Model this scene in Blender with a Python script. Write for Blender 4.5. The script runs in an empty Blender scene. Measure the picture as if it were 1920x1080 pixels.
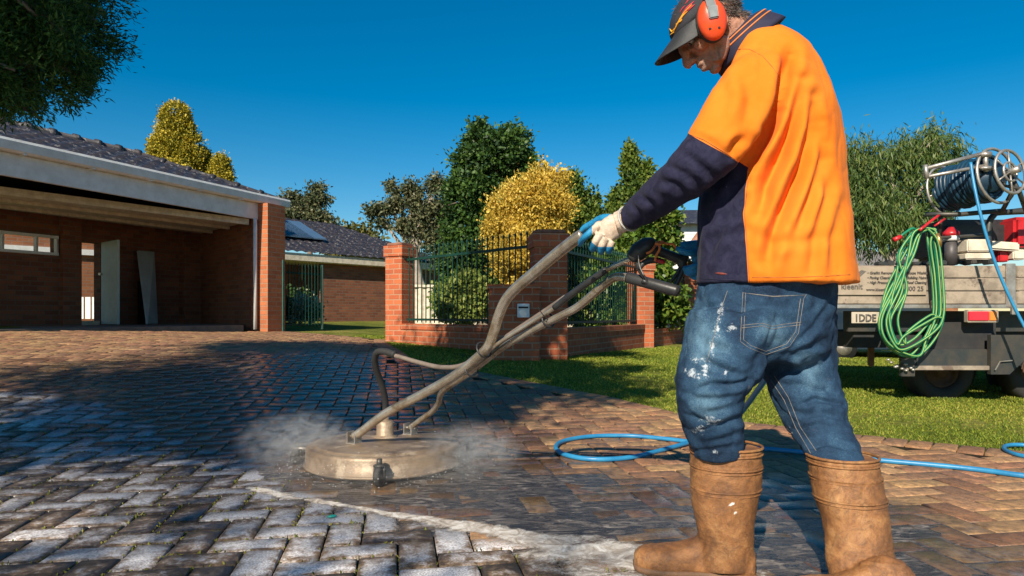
import bpy, bmesh, math, random
import numpy as np
from mathutils import Vector, Matrix, noise
from mathutils.bvhtree import BVHTree
R=math.radians; PI=math.pi
sc=bpy.context.scene; COL=sc.collection
# ---------------------------------------------------------------- camera, sky, sun, exposure
CAMZ=0.78; F=1280.0; CX=960.0; HY=590.0          # focal length and horizon in photograph pixels
cam=bpy.data.objects.new('camera',bpy.data.cameras.new('camera')); COL.objects.link(cam)
cam.location=(0,0,CAMZ); cam.rotation_euler=(R(90),0,0)
cam.data.sensor_width=36; cam.data.lens=24; cam.data.shift_y=(HY-540)/1920
cam.data.clip_start=.05; cam.data.clip_end=2000
sc.camera=cam
SUN_EL=R(33); sh=Vector((.36,.93,0)).normalized()   # horizontal direction in which shadows fall
w=bpy.data.worlds.new('World'); sc.world=w; w.use_nodes=True
nt=w.node_tree; bg=nt.nodes['Background']
sky=nt.nodes.new('ShaderNodeTexSky'); sky.sky_type='NISHITA'; sky.sun_disc=False
sky.sun_elevation=SUN_EL; sky.sun_rotation=math.atan2(-sh.x,-sh.y)
sky.air_density=1.0; sky.dust_density=.15; sky.ozone_density=3.0; sky.altitude=50
hs=nt.nodes.new('ShaderNodeHueSaturation'); hs.inputs['Hue'].default_value=.492; hs.inputs['Saturation'].default_value=1.52; hs.inputs['Value'].default_value=.77
nt.links.new(sky.outputs[0],hs.inputs['Color']); nt.links.new(hs.outputs[0],bg.inputs['Color'])
bg.inputs['Strength'].default_value=.092
sl=bpy.data.lights.new('sun','SUN'); sl.energy=5.0; sl.angle=R(.53); sl.color=(1,.90,.74)
so=bpy.data.objects.new('sun',sl); COL.objects.link(so); so.location=(-6,-14,12)
so.rotation_euler=Vector((sh.x*math.cos(SUN_EL),sh.y*math.cos(SUN_EL),-math.sin(SUN_EL))).to_track_quat('-Z','Y').to_euler()
sc.view_settings.view_transform='Standard'; sc.view_settings.look='None'; sc.view_settings.gamma=1
sc.view_settings.exposure=0.55
sc.cycles.max_bounces=6; sc.cycles.transparent_max_bounces=8; sc.cycles.volume_bounces=1
sc.cycles.volume_step_rate=1; sc.cycles.use_denoising=True

# ---------------------------------------------------------------- helpers
rng=np.random.default_rng(7); rnd=random.Random(5)
def P(px,py,Y): return Vector(((px-CX)*Y/F, Y, CAMZ-(py-HY)*Y/F))
_S=[(-6.64,8.85,.57),(-4.87,13.0,.47),(-2.1,11.6,.33),(.5,8.8,.22),(2.4,13,.17),(4.2,16,.15),(4,6.3,-.02),(6,6,-.03),
    (0,1,0),(-2,1,0),(3,1,0),(0,3,0),(1.2,3,0),(-1.5,3,0),(1,5,.02),(-1,5,.03),(3,3.8,0),(-3,3.5,.03),(-6,2,.1),(-4,6,.25),(-9,9,.62),
    (-8.7,11.6,.6),(-7,15.1,.56),(-6,20,.56),(-3,24,.56),(-5,17,.54),(2,22,.2),(10,20,0),(14,8,-.05),(-14,12,.6),(-30,50,.5),(30,50,.1),(0,60,.4),(0,-8,0),(10,-6,0),(-10,-6,.1)]
_S=np.array(_S); _eps=1.2
def _phi(r2): return np.sqrt(r2+_eps**2)
_n=len(_S); _A=np.zeros((_n+1,_n+1)); _A[:_n,:_n]=_phi(((_S[:,None,:2]-_S[None,:,:2])**2).sum(-1)); _A[:_n,_n]=1; _A[_n,:_n]=1
_W=np.linalg.solve(_A,np.append(_S[:,2],0))
def G(x,y):
    x=np.asarray(x,float); y=np.asarray(y,float)
    r2=(x[...,None]-_S[:,0])**2+(y[...,None]-_S[:,1])**2
    z=(_phi(r2)*_W[:_n]).sum(-1)+_W[_n]
    far=np.clip((np.hypot(x,y)-60)/60,0,1)
    return z*(1-far)+.2*far
def g(x,y): return float(G(x,y))
def gp(px,py,up=0):
    z=0.
    for _ in range(30):
        Y=(CAMZ-z-up)*F/(py-HY); z=.5*z+.5*g((px-CX)*Y/F,Y)
    return Vector(((px-CX)*Y/F,Y,z+up))

ORG={}
def _finish(o,name,m,parent,smooth):
    if parent is None: pass
    if m is not None:
        for mm in (m if isinstance(m,(list,tuple)) else [m]): o.data.materials.append(mm)
    if smooth:
        o.data.polygons.foreach_set('use_smooth',[True]*len(o.data.polygons))
def mk(name,verts,faces,m=None,parent=None,smooth=False,uv=False,org=None,attrs=None):
    V=np.array([tuple(v) for v in verts],float) if not isinstance(verts,np.ndarray) else verts
    if parent is not None: o0=np.array(ORG[parent.name])
    elif org is not None: o0=np.array(org,float)
    else:
        mn,mx=V.min(0),V.max(0); o0=np.array([(mn[0]+mx[0])/2,(mn[1]+mx[1])/2,mn[2]])
    me=bpy.data.meshes.new(name)
    if isinstance(faces,np.ndarray):
        nf,k=faces.shape
        me.vertices.add(len(V)); me.vertices.foreach_set('co',(V-o0).ravel())
        me.loops.add(nf*k); me.loops.foreach_set('vertex_index',faces.ravel().astype(np.int32))
        me.polygons.add(nf); me.polygons.foreach_set('loop_start',(np.arange(nf)*k).astype(np.int32))
        me.update(calc_edges=True)
    else:
        me.from_pydata([tuple(v) for v in (V-o0)],[],[tuple(f) for f in faces]); me.update()
    if attrs:
        for k,a in attrs.items():
            at=me.attributes.new(k,'FLOAT','POINT'); at.data.foreach_set('value',np.asarray(a,np.float32))
    if uv:
        ul=me.uv_layers.new(name='UVMap'); d=np.zeros(len(me.loops)*2)
        for p in me.polygons:
            n=p.normal
            if abs(n.z)>.75: t=Vector((1,0,0)); b=Vector((0,1,0))
            else: t=Vector((-n.y,n.x,0)).normalized(); b=Vector((0,0,1))
            for li in p.loop_indices:
                c=Vector(V[me.loops[li].vertex_index])
                d[2*li]=c.dot(t); d[2*li+1]=c.dot(b)
        ul.data.foreach_set('uv',d)
    o=bpy.data.objects.new(name,me); COL.objects.link(o)
    if parent is not None: o.parent=parent; ORG[o.name]=tuple(o0)
    else: o.location=tuple(o0); ORG[o.name]=tuple(o0)
    _finish(o,name,m,parent,smooth)
    return o
def thing(name,label,cat,loc,group=None):
    o=bpy.data.objects.new(name,None); COL.objects.link(o); o.location=tuple(loc); o.empty_display_size=.2
    ORG[o.name]=tuple(loc); o['label']=label; o['category']=cat
    if group: o['group']=group
    return o
def tag(o,label=None,cat=None,group=None,kind=None):
    if label: o['label']=label
    if cat: o['category']=cat
    if group: o['group']=group
    if kind: o['kind']=kind
    return o
class MB:
    def __init__(s): s.v=[]; s.f=[]
    def add(s,v,f):
        n=len(s.v); s.v+= [tuple(x) for x in v]; s.f+=[tuple(i+n for i in q) for q in f]; return s
    def box(s,c,sz,rot=None,bev=0):
        bm=bmesh.new(); bmesh.ops.create_cube(bm,size=1)
        for v in bm.verts: v.co=Vector((v.co.x*sz[0],v.co.y*sz[1],v.co.z*sz[2]))
        if bev: bmesh.ops.bevel(bm,geom=bm.edges[:],offset=bev,segments=2,affect='EDGES')
        M=Matrix.Translation(Vector(c))@(rot.to_4x4() if rot else Matrix.Identity(4))
        bm.verts.index_update(); s.add([M@v.co for v in bm.verts],[[v.index for v in f.verts] for f in bm.faces]); bm.free(); return s
    def ell(s,c,r,rot=None,seg=20,rings=14):
        v=[];f=[]
        for i in range(rings+1):
            a=PI*i/rings
            for j in range(seg):
                b=2*PI*j/seg; p=Vector((r[0]*math.sin(a)*math.cos(b),r[1]*math.sin(a)*math.sin(b),r[2]*math.cos(a)))
                v.append(Vector(c)+(rot@p if rot else p))
        for i in range(rings):
            for j in range(seg):
                a=i*seg+j;b=i*seg+(j+1)%seg
                f.append((a,a+seg,b+seg,b))
        bm=bmesh.new(); vs=[bm.verts.new(x) for x in v]
        for q in f:
            try: bm.faces.new([vs[i] for i in q])
            except: pass
        bmesh.ops.remove_doubles(bm,verts=bm.verts[:],dist=1e-6)
        bm.verts.index_update(); s.add([x.co for x in bm.verts],[[x.index for x in q.verts] for q in bm.faces]); bm.free(); return s
    def tube(s,pts,r,seg=12,smooth=0,cap=True,flat=None):
        pts=[Vector(p) for p in pts]; n=len(pts)
        rr=[r]*n if not isinstance(r,(list,tuple)) else list(r)
        if smooth:
            q=[];qr=[]
            for i in range(n-1):
                p0,p1,p2,p3=pts[max(i-1,0)],pts[i],pts[i+1],pts[min(i+2,n-1)]
                for k in range(smooth):
                    t=k/smooth
                    q.append(.5*((2*p1)+(p2-p0)*t+(2*p0-5*p1+4*p2-p3)*t*t+(3*p1-p0-3*p2+p3)*t**3)); qr.append(rr[i]*(1-t)+rr[i+1]*t)
            q.append(pts[-1]); qr.append(rr[-1]); pts,rr=q,qr; n=len(pts)
        T=[(pts[min(i+1,n-1)]-pts[max(i-1,0)]).normalized() for i in range(n)]
        ref=Vector((0,0,1)) if abs(T[0].z)<.9 else Vector((0,1,0))
        N=(ref-T[0]*ref.dot(T[0])).normalized(); v=[];f=[]
        for i in range(n):
            N=(N-T[i]*N.dot(T[i]));
            N=N.normalized() if N.length>1e-6 else T[i].orthogonal().normalized()
            B=T[i].cross(N)
            for j in range(seg):
                a=2*PI*j/seg; v.append(pts[i]+(N*math.cos(a)+B*math.sin(a))*rr[i])
        for i in range(n-1):
            for j in range(seg):
                a=i*seg+j;b=i*seg+(j+1)%seg; f.append((a,b,b+seg,a+seg))
        if cap:
            f.append(tuple(range(seg-1,-1,-1))); f.append(tuple((n-1)*seg+j for j in range(seg)))
        return s.add(v,f)
    def loft(s,rings,cap=True):
        k=len(rings[0]); v=[p for r in rings for p in r]; f=[]
        for i in range(len(rings)-1):
            for j in range(k):
                a=i*k+j;b=i*k+(j+1)%k; f.append((a,b,b+k,a+k))
        if cap: f.append(tuple(range(k-1,-1,-1))); f.append(tuple((len(rings)-1)*k+j for j in range(k)))
        return s.add(v,f)
    def prism(s,poly,d):      # polygon (3d points) extruded by vector d
        n=len(poly); d=Vector(d); v=[Vector(p) for p in poly]+[Vector(p)+d for p in poly]
        f=[tuple(range(n-1,-1,-1)),tuple(range(n,2*n))]+[(i,(i+1)%n,(i+1)%n+n,i+n) for i in range(n)]
        return s.add(v,f)
    def build(s,name,m=None,parent=None,smooth=False,uv=False,**k):
        return mk(name,s.v,s.f,m,parent,smooth,uv,**k)
def fuse(mb,voxel,it=4,fac=.5):
    """one continuous surface out of overlapping closed shapes: returns (verts array, faces list, normals)"""
    me=bpy.data.meshes.new('t'); me.from_pydata(mb.v,[],mb.f)
    bm=bmesh.new(); bm.from_mesh(me); bmesh.ops.recalc_face_normals(bm,faces=bm.faces[:]); bm.to_mesh(me); bm.free()
    o=bpy.data.objects.new('t',me); COL.objects.link(o)
    a=o.modifiers.new('r','REMESH'); a.mode='VOXEL'; a.voxel_size=voxel; a.use_smooth_shade=True
    if it:
        b=o.modifiers.new('s','SMOOTH'); b.iterations=it; b.factor=fac
    dg=bpy.context.evaluated_depsgraph_get(); dg.update(); e=o.evaluated_get(dg); m2=bpy.data.meshes.new_from_object(e)
    V=np.zeros(len(m2.vertices)*3); m2.vertices.foreach_get('co',V); V=V.reshape(-1,3)
    N=np.zeros(len(m2.vertices)*3); m2.vertices.foreach_get('normal',N); N=N.reshape(-1,3)
    Fc=[tuple(p.vertices) for p in m2.polygons]
    bpy.data.objects.remove(o); bpy.data.meshes.remove(me); bpy.data.meshes.remove(m2)
    return V,Fc,N
def proj(V): return CX+V[:,0]*F/V[:,1], HY-(V[:,2]-CAMZ)*F/V[:,1]
def polydist(X,Y,pl):
    d=np.full(X.shape,1e9); tt=np.zeros(X.shape); L=0; n=len(pl)-1
    for i in range(n):
        ax,ay=pl[i]; bx,by=pl[i+1]; dx,dy=bx-ax,by-ay
        t=np.clip(((X-ax)*dx+(Y-ay)*dy)/(dx*dx+dy*dy+1e-12),0,1)
        e=np.hypot(X-ax-t*dx,Y-ay-t*dy); m_=e<d; d=np.where(m_,e,d); tt=np.where(m_,(i+t)/n,tt)
    return d,tt
def folds(V,N,fl,front=True):
    X,Y=proj(V); D=np.zeros(len(V))
    wgt=np.clip((.35-N[:,1])/.5,0,1) if front else np.ones(len(V))
    for pl,amp,wd in fl:
        d,t=polydist(X,Y,pl); tap=np.sin(np.clip(t,0.03,.97)*PI)**.5
        D+=tap*amp*(-np.exp(-(d/wd)**2)+.55*np.exp(-((d-2.0*wd)/(1.1*wd))**2))
    return V+N*(D*wgt)[:,None]
def ripple(V,N,scale,amp,seed=0,st=(1,1,1)):
    out=np.array([noise.noise(Vector((p[0]*scale*st[0]+seed,p[1]*scale*st[1],p[2]*scale*st[2]))) for p in V])
    return V+N*(out*amp)[:,None]
def ridged(V,N,scale,amp,seed=0,st=(1,1,1),mask=None):
    o=np.array([1-min(1,abs(noise.noise(Vector((p[0]*scale*st[0]+seed,p[1]*scale*st[1],p[2]*scale*st[2]))))*3.2) for p in V])
    if mask is not None: o=o*mask
    return V-N*((o**2)*amp)[:,None]
def caster(V,Fc):
    b=BVHTree.FromPolygons([tuple(v) for v in V],Fc)
    def f(px,py,off=.0015):
        d=(P(px,py,1)-Vector((0,0,CAMZ))).normalized()
        h,n,i,dist=b.ray_cast(Vector((0,0,CAMZ)),d)
        if h is None: return None,None
        return h+n*off,n
    return f

# ---------------------------------------------------------------- materials
def nn(t,ty,**k):
    n=t.nodes.new(ty)
    for a,b in k.items(): setattr(n,a,b)
    return n
def newmat(name):
    m=bpy.data.materials.new(name); m.use_nodes=True; t=m.node_tree; return m,t,t.nodes['Principled BSDF']
def noise_node(t,vec,scale,detail=5,rough=.6,dist=0):
    n=nn(t,'ShaderNodeTexNoise'); n.inputs['Scale'].default_value=scale; n.inputs['Detail'].default_value=detail
    n.inputs['Roughness'].default_value=rough; n.inputs['Distortion'].default_value=dist
    if vec is not None: t.links.new(vec,n.inputs['Vector'])
    return n
def ramp(t,fac,stops):
    r=nn(t,'ShaderNodeValToRGB'); e=r.color_ramp.elements
    while len(e)<len(stops): e.new(.5)
    for i,(p,c) in enumerate(stops):
        e[i].position=p; e[i].color=(c,c,c,1) if not isinstance(c,(tuple,list)) else (*c,1)
    t.links.new(fac,r.inputs[0]); return r
def mixc(t,fac,a,b,mode='MIX'):
    n=nn(t,'ShaderNodeMix',data_type='RGBA',blend_type=mode)
    for s,v in ((0,fac),(6,a),(7,b)):
        if isinstance(v,bpy.types.NodeSocket): t.links.new(v,n.inputs[s])
        elif isinstance(v,(tuple,list)): n.inputs[s].default_value=(*v[:3],1)
        else: n.inputs[s].default_value=v
    return n.outputs[2]
def bump(t,b,h,strength=.3,dist=.01,normal=None):
    n=nn(t,'ShaderNodeBump'); n.inputs['Strength'].default_value=strength; n.inputs['Distance'].default_value=dist
    t.links.new(h,n.inputs['Height'])
    if normal is not None: t.links.new(normal,n.inputs['Normal'])
    if b is not None: t.links.new(n.outputs[0],b.inputs['Normal'])
    return n.outputs[0]
def attr(t,name): n=nn(t,'ShaderNodeAttribute'); n.attribute_name=name; return n
def pos(t): return nn(t,'ShaderNodeNewGeometry').outputs['Position']
def mth(t,op,a,b=0.,clamp=False):
    n=nn(t,'ShaderNodeMath',operation=op); n.use_clamp=clamp
    for i,v in enumerate((a,b)):
        if isinstance(v,bpy.types.NodeSocket): t.links.new(v,n.inputs[i])
        else: n.inputs[i].default_value=v
    return n.outputs[0]
def M(name,c,rough=.6,c2=None,scale=6,bmp=.0,bscale=60,bdist=.004,metal=0,spec=.5,sharp=.0,coat=0,c3=None,s3=2,sheen=0):
    m,t,b=newmat(name); v=pos(t)
    n=noise_node(t,v,scale,6,.65)
    c2=c2 or tuple(x*.6 for x in c)
    r=ramp(t,n.outputs[0],[(.36+.1*sharp,0.),(.64-.1*sharp,1.)])
    col=mixc(t,r.outputs[0],c,c2)
    if c3:
        n3=noise_node(t,v,s3,7,.7); r3=ramp(t,n3.outputs[0],[(.55,0.),(.62,1.)]); col=mixc(t,r3.outputs[0],col,c3)
    t.links.new(col,b.inputs['Base Color'])
    b.inputs['Roughness'].default_value=rough; b.inputs['Metallic'].default_value=metal
    b.inputs['Specular IOR Level'].default_value=spec; b.inputs['Coat Weight'].default_value=coat
    if sheen: b.inputs['Sheen Weight'].default_value=sheen
    if bmp:
        n2=noise_node(t,v,bscale,4,.6); bump(t,b,n2.outputs[0],bmp,bdist)
    return m
def brick(name,c1,c2,mortar,bw=.24,bh=.086,msize=.010,dirt=.25):
    m,t,b=newmat(name); uv=nn(t,'ShaderNodeTexCoord').outputs['UV']
    br=nn(t,'ShaderNodeTexBrick'); t.links.new(uv,br.inputs['Vector'])
    br.inputs['Scale'].default_value=1; br.inputs['Brick Width'].default_value=bw; br.inputs['Row Height'].default_value=bh
    br.inputs['Mortar Size'].default_value=msize; br.inputs['Mortar Smooth'].default_value=.2; br.inputs['Bias'].default_value=0
    br.inputs['Color1'].default_value=(*c1,1); br.inputs['Color2'].default_value=(*c2,1); br.inputs['Mortar'].default_value=(*mortar,1)
    v=pos(t); n=noise_node(t,v,1.6,7,.7); n2=noise_node(t,v,45,4,.7)
    col=mixc(t,ramp(t,n.outputs[0],[(.42,0.),(.7,dirt)]).outputs[0],br.outputs[0],(.05,.035,.03))
    col=mixc(t,.35,col,mixc(t,n2.outputs[0],(.25,.2,.18),(1.,1,1)),'MULTIPLY')
    t.links.new(col,b.inputs['Base Color']); b.inputs['Roughness'].default_value=.85; b.inputs['Specular IOR Level'].default_value=.25
    h=mth(t,'SUBTRACT',mth(t,'MULTIPLY',n2.outputs[0],.4),br.outputs['Fac'])
    bump(t,b,h,.8,.008); return m
def leafmat(name,c1,c2,c3=None,trans=.3,rough=.55,bs=1.2):
    m,t,b=newmat(name); ge=nn(t,'ShaderNodeNewGeometry'); v=ge.outputs['Position']
    n=noise_node(t,v,bs,3,.5)
    f=mth(t,'ADD',mth(t,'MULTIPLY',ge.outputs['Random Per Island'],.6),mth(t,'MULTIPLY',n.outputs[0],.55))
    r=ramp(t,f,[(.25,c1),(.62,c2),(.9,c3 or c2)])
    t.links.new(r.outputs[0],b.inputs['Base Color']); b.inputs['Roughness'].default_value=rough; b.inputs['Specular IOR Level'].default_value=.3
    tr=nn(t,'ShaderNodeBsdfTranslucent'); t.links.new(r.outputs[0],tr.inputs[0])
    mx=nn(t,'ShaderNodeMixShader'); mx.inputs[0].default_value=trans
    t.links.new(b.outputs[0],mx.inputs[1]); t.links.new(tr.outputs[0],mx.inputs[2]); t.links.new(mx.outputs[0],t.nodes['Material Output'].inputs[0])
    return m
# ================================================================ THE SETTING
DIRT=[gp(*p) for p in ((20,735),(100,742),(180,755),(260,790),(340,825),(400,850),(480,868),(520,893),(560,925),(640,945),(700,957),(800,975),(900,995),(1000,1020),(1100,1045),(1200,1070),(1300,1105))]
_dx=np.array([p.x for p in DIRT]); _dy=np.array([p.y for p in DIRT])
def dirt_sd(x,y):
    s=np.interp(x,_dx,_dy)-y; return np.where(x<_dx[0]-.3,-.4+.25*s,s*.8)
LAWN=[(-2.35,12.2),(-2.1,10.9),(-1.22,7.9),(-.52,7.36),(.2,6.6),(.79,5.95),(1.24,5.1),(2.1,4.4),(2.82,3.84),(4.2,3.35),(6,3.0),(14,2.6)]
FARE=[(-4.6,13.6),(-3.4,13.1),(-2.35,12.2)]
DRV=[(-9.5,-1),(-9.5,9.5),(-6.64,8.85),(-4.87,13.0)]+FARE+LAWN[1:]+[(14,-1)]
def inpoly(x,y,pl):
    x=np.asarray(x,float);y=np.asarray(y,float); ins=np.zeros(x.shape,bool); n=len(pl)
    for i in range(n):
        x1,y1=pl[i];x2,y2=pl[(i+1)%n]
        if y1==y2: continue
        c=((y1>y)!=(y2>y))&(x<(x2-x1)*(y-y1)/(y2-y1)+x1); ins^=c
    return ins
def drive_sd(x,y):
    d,_=polydist(np.asarray(x,float),np.asarray(y,float),DRV+[DRV[0]]); return np.where(inpoly(x,y,DRV),d,-d)
# ground sheet
def axis(lo,hi,n0,n1,st,far):
    a=list(np.arange(n0,n1,st)); s=st
    b=[n1]; 
    while b[-1]<hi: s*=1.22; b.append(b[-1]+s)
    s=st; c=[n0-st]
    while c[-1]>lo: s*=1.22; c.append(c[-1]-s)
    return np.array(c[::-1]+a+b)
ax=axis(-400,400,-10,12,.14,0); ay=axis(-60,600,-1.5,16,.14,0)
GX,GY=np.meshgrid(ax,ay); dsd=drive_sd(GX,GY); GZ=G(GX,GY)-.013
nx,ny=len(ax),len(ay); idx=np.arange(nx*ny).reshape(ny,nx)
fq=np.stack([idx[:-1,:-1],idx[:-1,1:],idx[1:,1:],idx[1:,:-1]],-1).reshape(-1,4)
m,t,b=newmat('ground_mat'); v=pos(t); a=attr(t,'drive')
n=noise_node(t,v,.9,7,.7); n2=noise_node(t,v,18,5,.7)
gr=ramp(t,mth(t,'ADD',mth(t,'MULTIPLY',n.outputs[0],.6),mth(t,'MULTIPLY',n2.outputs[0],.45)),[(.36,(.04,.06,.012)),(.52,(.13,.15,.022)),(.66,(.30,.25,.07))])
bed=ramp(t,noise_node(t,v,7,6,.7).outputs[0],[(.3,(.018,.014,.010)),(.52,(.04,.03,.018)),(.66,(.05,.055,.012))])
isd=mth(t,'GREATER_THAN',a.outputs['Fac'],0.0)
t.links.new(mixc(t,isd,gr.outputs[0],bed.outputs[0]),b.inputs['Base Color']); b.inputs['Roughness'].default_value=.95; b.inputs['Specular IOR Level'].default_value=.1
bump(t,b,n2.outputs[0],.9,.03)
gnd=mk('ground',np.stack([GX,GY,GZ],-1).reshape(-1,3),fq,m,smooth=True,org=(0,0,0),attrs={'drive':dsd.ravel()}); tag(gnd,kind='structure')

# driveway pavers (herringbone, laid 9.5 degrees off the view axis)
def paver_mat():
    m,t,b=newmat('paver'); v=pos(t); pid=attr(t,'pid').outputs['Fac']; dd=attr(t,'dirt').outputs['Fac']; ww=attr(t,'wet').outputs['Fac']
    nA=noise_node(t,v,2.2,7,.7,.4); nB=noise_node(t,v,24,6,.72,.3); nC=noise_node(t,v,140,3,.7)
    edge=mth(t,'ADD',dd,mth(t,'MULTIPLY',mth(t,'SUBTRACT',nA.outputs[0],.5),.5))
    dirty=nn(t,'ShaderNodeMapRange'); t.links.new(edge,dirty.inputs[0]); dirty.inputs[1].default_value=-.05; dirty.inputs[2].default_value=.05
    cl=ramp(t,pid,[(0,(.24,.10,.05)),(.25,(.42,.20,.085)),(.5,(.52,.30,.125)),(.7,(.30,.15,.08)),(.85,(.46,.20,.10)),(1,(.56,.33,.15))])
    cl2=mixc(t,ramp(t,nB.outputs[0],[(.35,.0),(.62,.75)]).outputs[0],cl.outputs[0],(.075,.045,.028))
    cl2=mixc(t,mth(t,'MULTIPLY',ramp(t,nC.outputs[0],[(.5,0.),(.75,1.)]).outputs[0],.35),cl2,(.5,.38,.24))
    lx_=mth(t,'ABSOLUTE',attr(t,'lx').outputs['Fac']); ly_=mth(t,'ABSOLUTE',attr(t,'ly').outputs['Fac'])
    rim=mth(t,'POWER',mth(t,'MAXIMUM',lx_,ly_),3.0)
    dm=mth(t,'SUBTRACT',mth(t,'ADD',mth(t,'MULTIPLY',pid,.38),mth(t,'MULTIPLY',nB.outputs[0],1.1)),mth(t,'MULTIPLY',rim,.22))
    di=ramp(t,dm,[(.42,(.065,.04,.025)),(.57,(.27,.17,.095)),(.70,(.60,.53,.50)),(.86,(.92,.88,.88))])
    spk=ramp(t,nC.outputs[0],[(.42,.55),(.55,0.)])
    di2=mixc(t,spk.outputs[0],di.outputs[0],(.10,.08,.065))
    col=mixc(t,dirty.outputs[0],cl2,di2)
    we=mth(t,'ADD',ww,mth(t,'MULTIPLY',mth(t,'SUBTRACT',nA.outputs[0],.5),1.3))
    wet=nn(t,'ShaderNodeMapRange'); t.links.new(we,wet.inputs[0]); wet.inputs[1].default_value=.35; wet.inputs[2].default_value=.65
    wf=wet.outputs[0]
    slur=ramp(t,noise_node(t,v,9,7,.75,1.5).outputs[0],[(.5,0.),(.72,.55)])
    wcol=mixc(t,mth(t,'MULTIPLY',slur.outputs[0],.6),mixc(t,1.0,col,(.42,.45,.5),'MULTIPLY'),(.30,.29,.27))
    col=mixc(t,wf,col,wcol)
    t.links.new(col,b.inputs['Base Color'])
    rg=mixc(t,wf,(.78,.78,.78),(.24,.24,.24)); sr=nn(t,'ShaderNodeSeparateColor'); t.links.new(rg,sr.inputs[0]); t.links.new(sr.outputs[0],b.inputs['Roughness'])
    b.inputs['Specular IOR Level'].default_value=.5
    h=mth(t,'ADD',mth(t,'MULTIPLY',nB.outputs[0],.8),mth(t,'MULTIPLY',nC.outputs[0],.5))
    bump(t,b,h,.5,.0035); return m
PAV=paver_mat()
WS1=[tuple(gp(*p)[:2]) for p in ((600,890),(800,905),(1000,930),(1250,960),(1450,960),(1540,1010),(1620,1090))]
WS2=[tuple(gp(*p)[:2]) for p in ((560,860),(520,800),(560,740),(600,690),(480,690),(300,720))]
def wetf(x,y):
    d1,_=polydist(x,y,WS1); d2,_=polydist(x,y,WS2)
    return np.maximum(1.15-d1/.50*.55,1.05-d2/1.3*.45)
a_=.125; th=R(9.5); ct,st_=math.cos(th),math.sin(th)
V=[];Fq=[];pid=[]; gap=.0035; L1=0
cells=[]
for i in range(-130,150):
    for j in range(-40,150):
        k=(i-j)%4
        if k==0: c=(i+1,j+.5,2*a_,a_)
        elif k==3: c=(i+.5,j+1,a_,2*a_)
        else: continue
        ux,uy=c[0]*a_,c[1]*a_; cells.append((ux*ct-uy*st_,ux*st_+uy*ct,c[2]/2,c[3]/2))
cells=np.array(cells); ok=(cells[:,1]>-.6)&(cells[:,1]<14)&(cells[:,0]>-9.4)&(cells[:,0]<9); cells=cells[ok]
ok=drive_sd(cells[:,0],cells[:,1])>.16; cells=cells[ok]
ok=(np.abs(cells[:,0])<cells[:,1]*1.0+3.2)|(cells[:,1]<2); cells=cells[ok]
border=[]
for i in range(len(LAWN)-1):           # soldier course along the lawn
    p,q=Vector(LAWN[i]),Vector(LAWN[i+1]); d=(q-p); l=d.length; d.normalize(); nrm=Vector((d.y,-d.x)); k=int(l/.128)
    for s in range(k):
        c=p+d*(s+.5)*l/k+nrm*(-.0)
        if c.y<13 and c.x<9: border.append((c.x,c.y,math.atan2(d.y,d.x),l/k/2,.115))
NP_=len(cells); C8=[]
allp=[(x,y,th,hx,hy) for x,y,hx,hy in cells]+border
for (x,y,an,hx,hy) in allp:
    hx-=gap;hy-=gap; c_,s_=math.cos(an),math.sin(an)
    ch=.007
    C8.append([(x+(sx*(hx-ch*q))*c_-(sy*(hy-ch*q))*s_, y+(sx*(hx-ch*q))*s_+(sy*(hy-ch*q))*c_) for q in (1,0,0) for sx,sy in ((-1,-1),(1,-1),(1,1),(-1,1))])
C8=np.array(C8); n_=len(C8)
Z=G(C8[...,0],C8[...,1])
jit=rng.normal(0,.0011,(n_,1)); tl=rng.normal(0,.0045,(n_,2)); cen=C8[:,:4].mean(1,keepdims=True)
Z=Z+jit+((C8-cen)*tl[:,None,:]).sum(-1)
Z[:,4:8]-=.004; Z[:,8:12]-=.03
V=np.concatenate([C8,Z[...,None]],-1).reshape(-1,3)
base=(np.arange(n_)*12)[:,None,None]
ff=[[0,1,2,3]]+[[4+i,4+(i+1)%4,(i+1)%4,i] for i in range(4)]+[[8+i,8+(i+1)%4,4+(i+1)%4,4+i] for i in range(4)]
Fq=(base+np.array(ff)[None]).reshape(-1,4)
pidv=np.repeat(rng.random(n_),12)
LX=np.tile(np.array([-1,1,1,-1]*3,float),n_); LY=np.tile(np.array([-1,-1,1,1]*3,float),n_)
drv=mk('driveway',V,Fq,PAV,org=(0,0,0),attrs={'pid':pidv,'lx':LX,'ly':LY,'dirt':dirt_sd(V[:,0],V[:,1]),'wet':wetf(V[:,0],V[:,1])}); tag(drv,kind='structure')

# moss and grit along the joints of the uncleaned pavers
near=cells[(cells[:,1]<4.6)&(np.abs(cells[:,0])<cells[:,1]*.8+.3)]
mv=[];pts=[]
for (x,y,hx,hy) in near:
    if dirt_sd(np.array(x),np.array(y))<.05: continue
    for e in range(4):
        den=noise.noise(Vector((x*2.3+e,y*2.3,3)))
        k=int(max(0,(den+.12))*22)
        for _ in range(k):
            u=rnd.uniform(-1,1)
            lx,ly=((u*hx,hy*(1 if e==0 else -1)) if e<2 else (hx*(1 if e==2 else -1),u*hy))
            lx+=rnd.gauss(0,.004); ly+=rnd.gauss(0,.004)
            pts.append((x+lx*ct-ly*st_,y+lx*st_+ly*ct))
pts=np.array(pts); pz=G(pts[:,0],pts[:,1])-.006
def cards(c,d,wd,seed=0):
    """one small leaf-shaped face per centre: c base points, d vectors along the leaf, wd half widths"""
    r=np.random.default_rng(seed); q=r.normal(size=c.shape); w_=np.cross(d,q); w_/=np.linalg.norm(w_,axis=1,keepdims=True)+1e-9
    w_=w_*wd[:,None]; V=np.stack([c,c+d*.45+w_,c+d,c+d*.45-w_],1).reshape(-1,3)
    Fq=np.arange(len(c)*4).reshape(-1,4); return V,Fq
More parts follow.
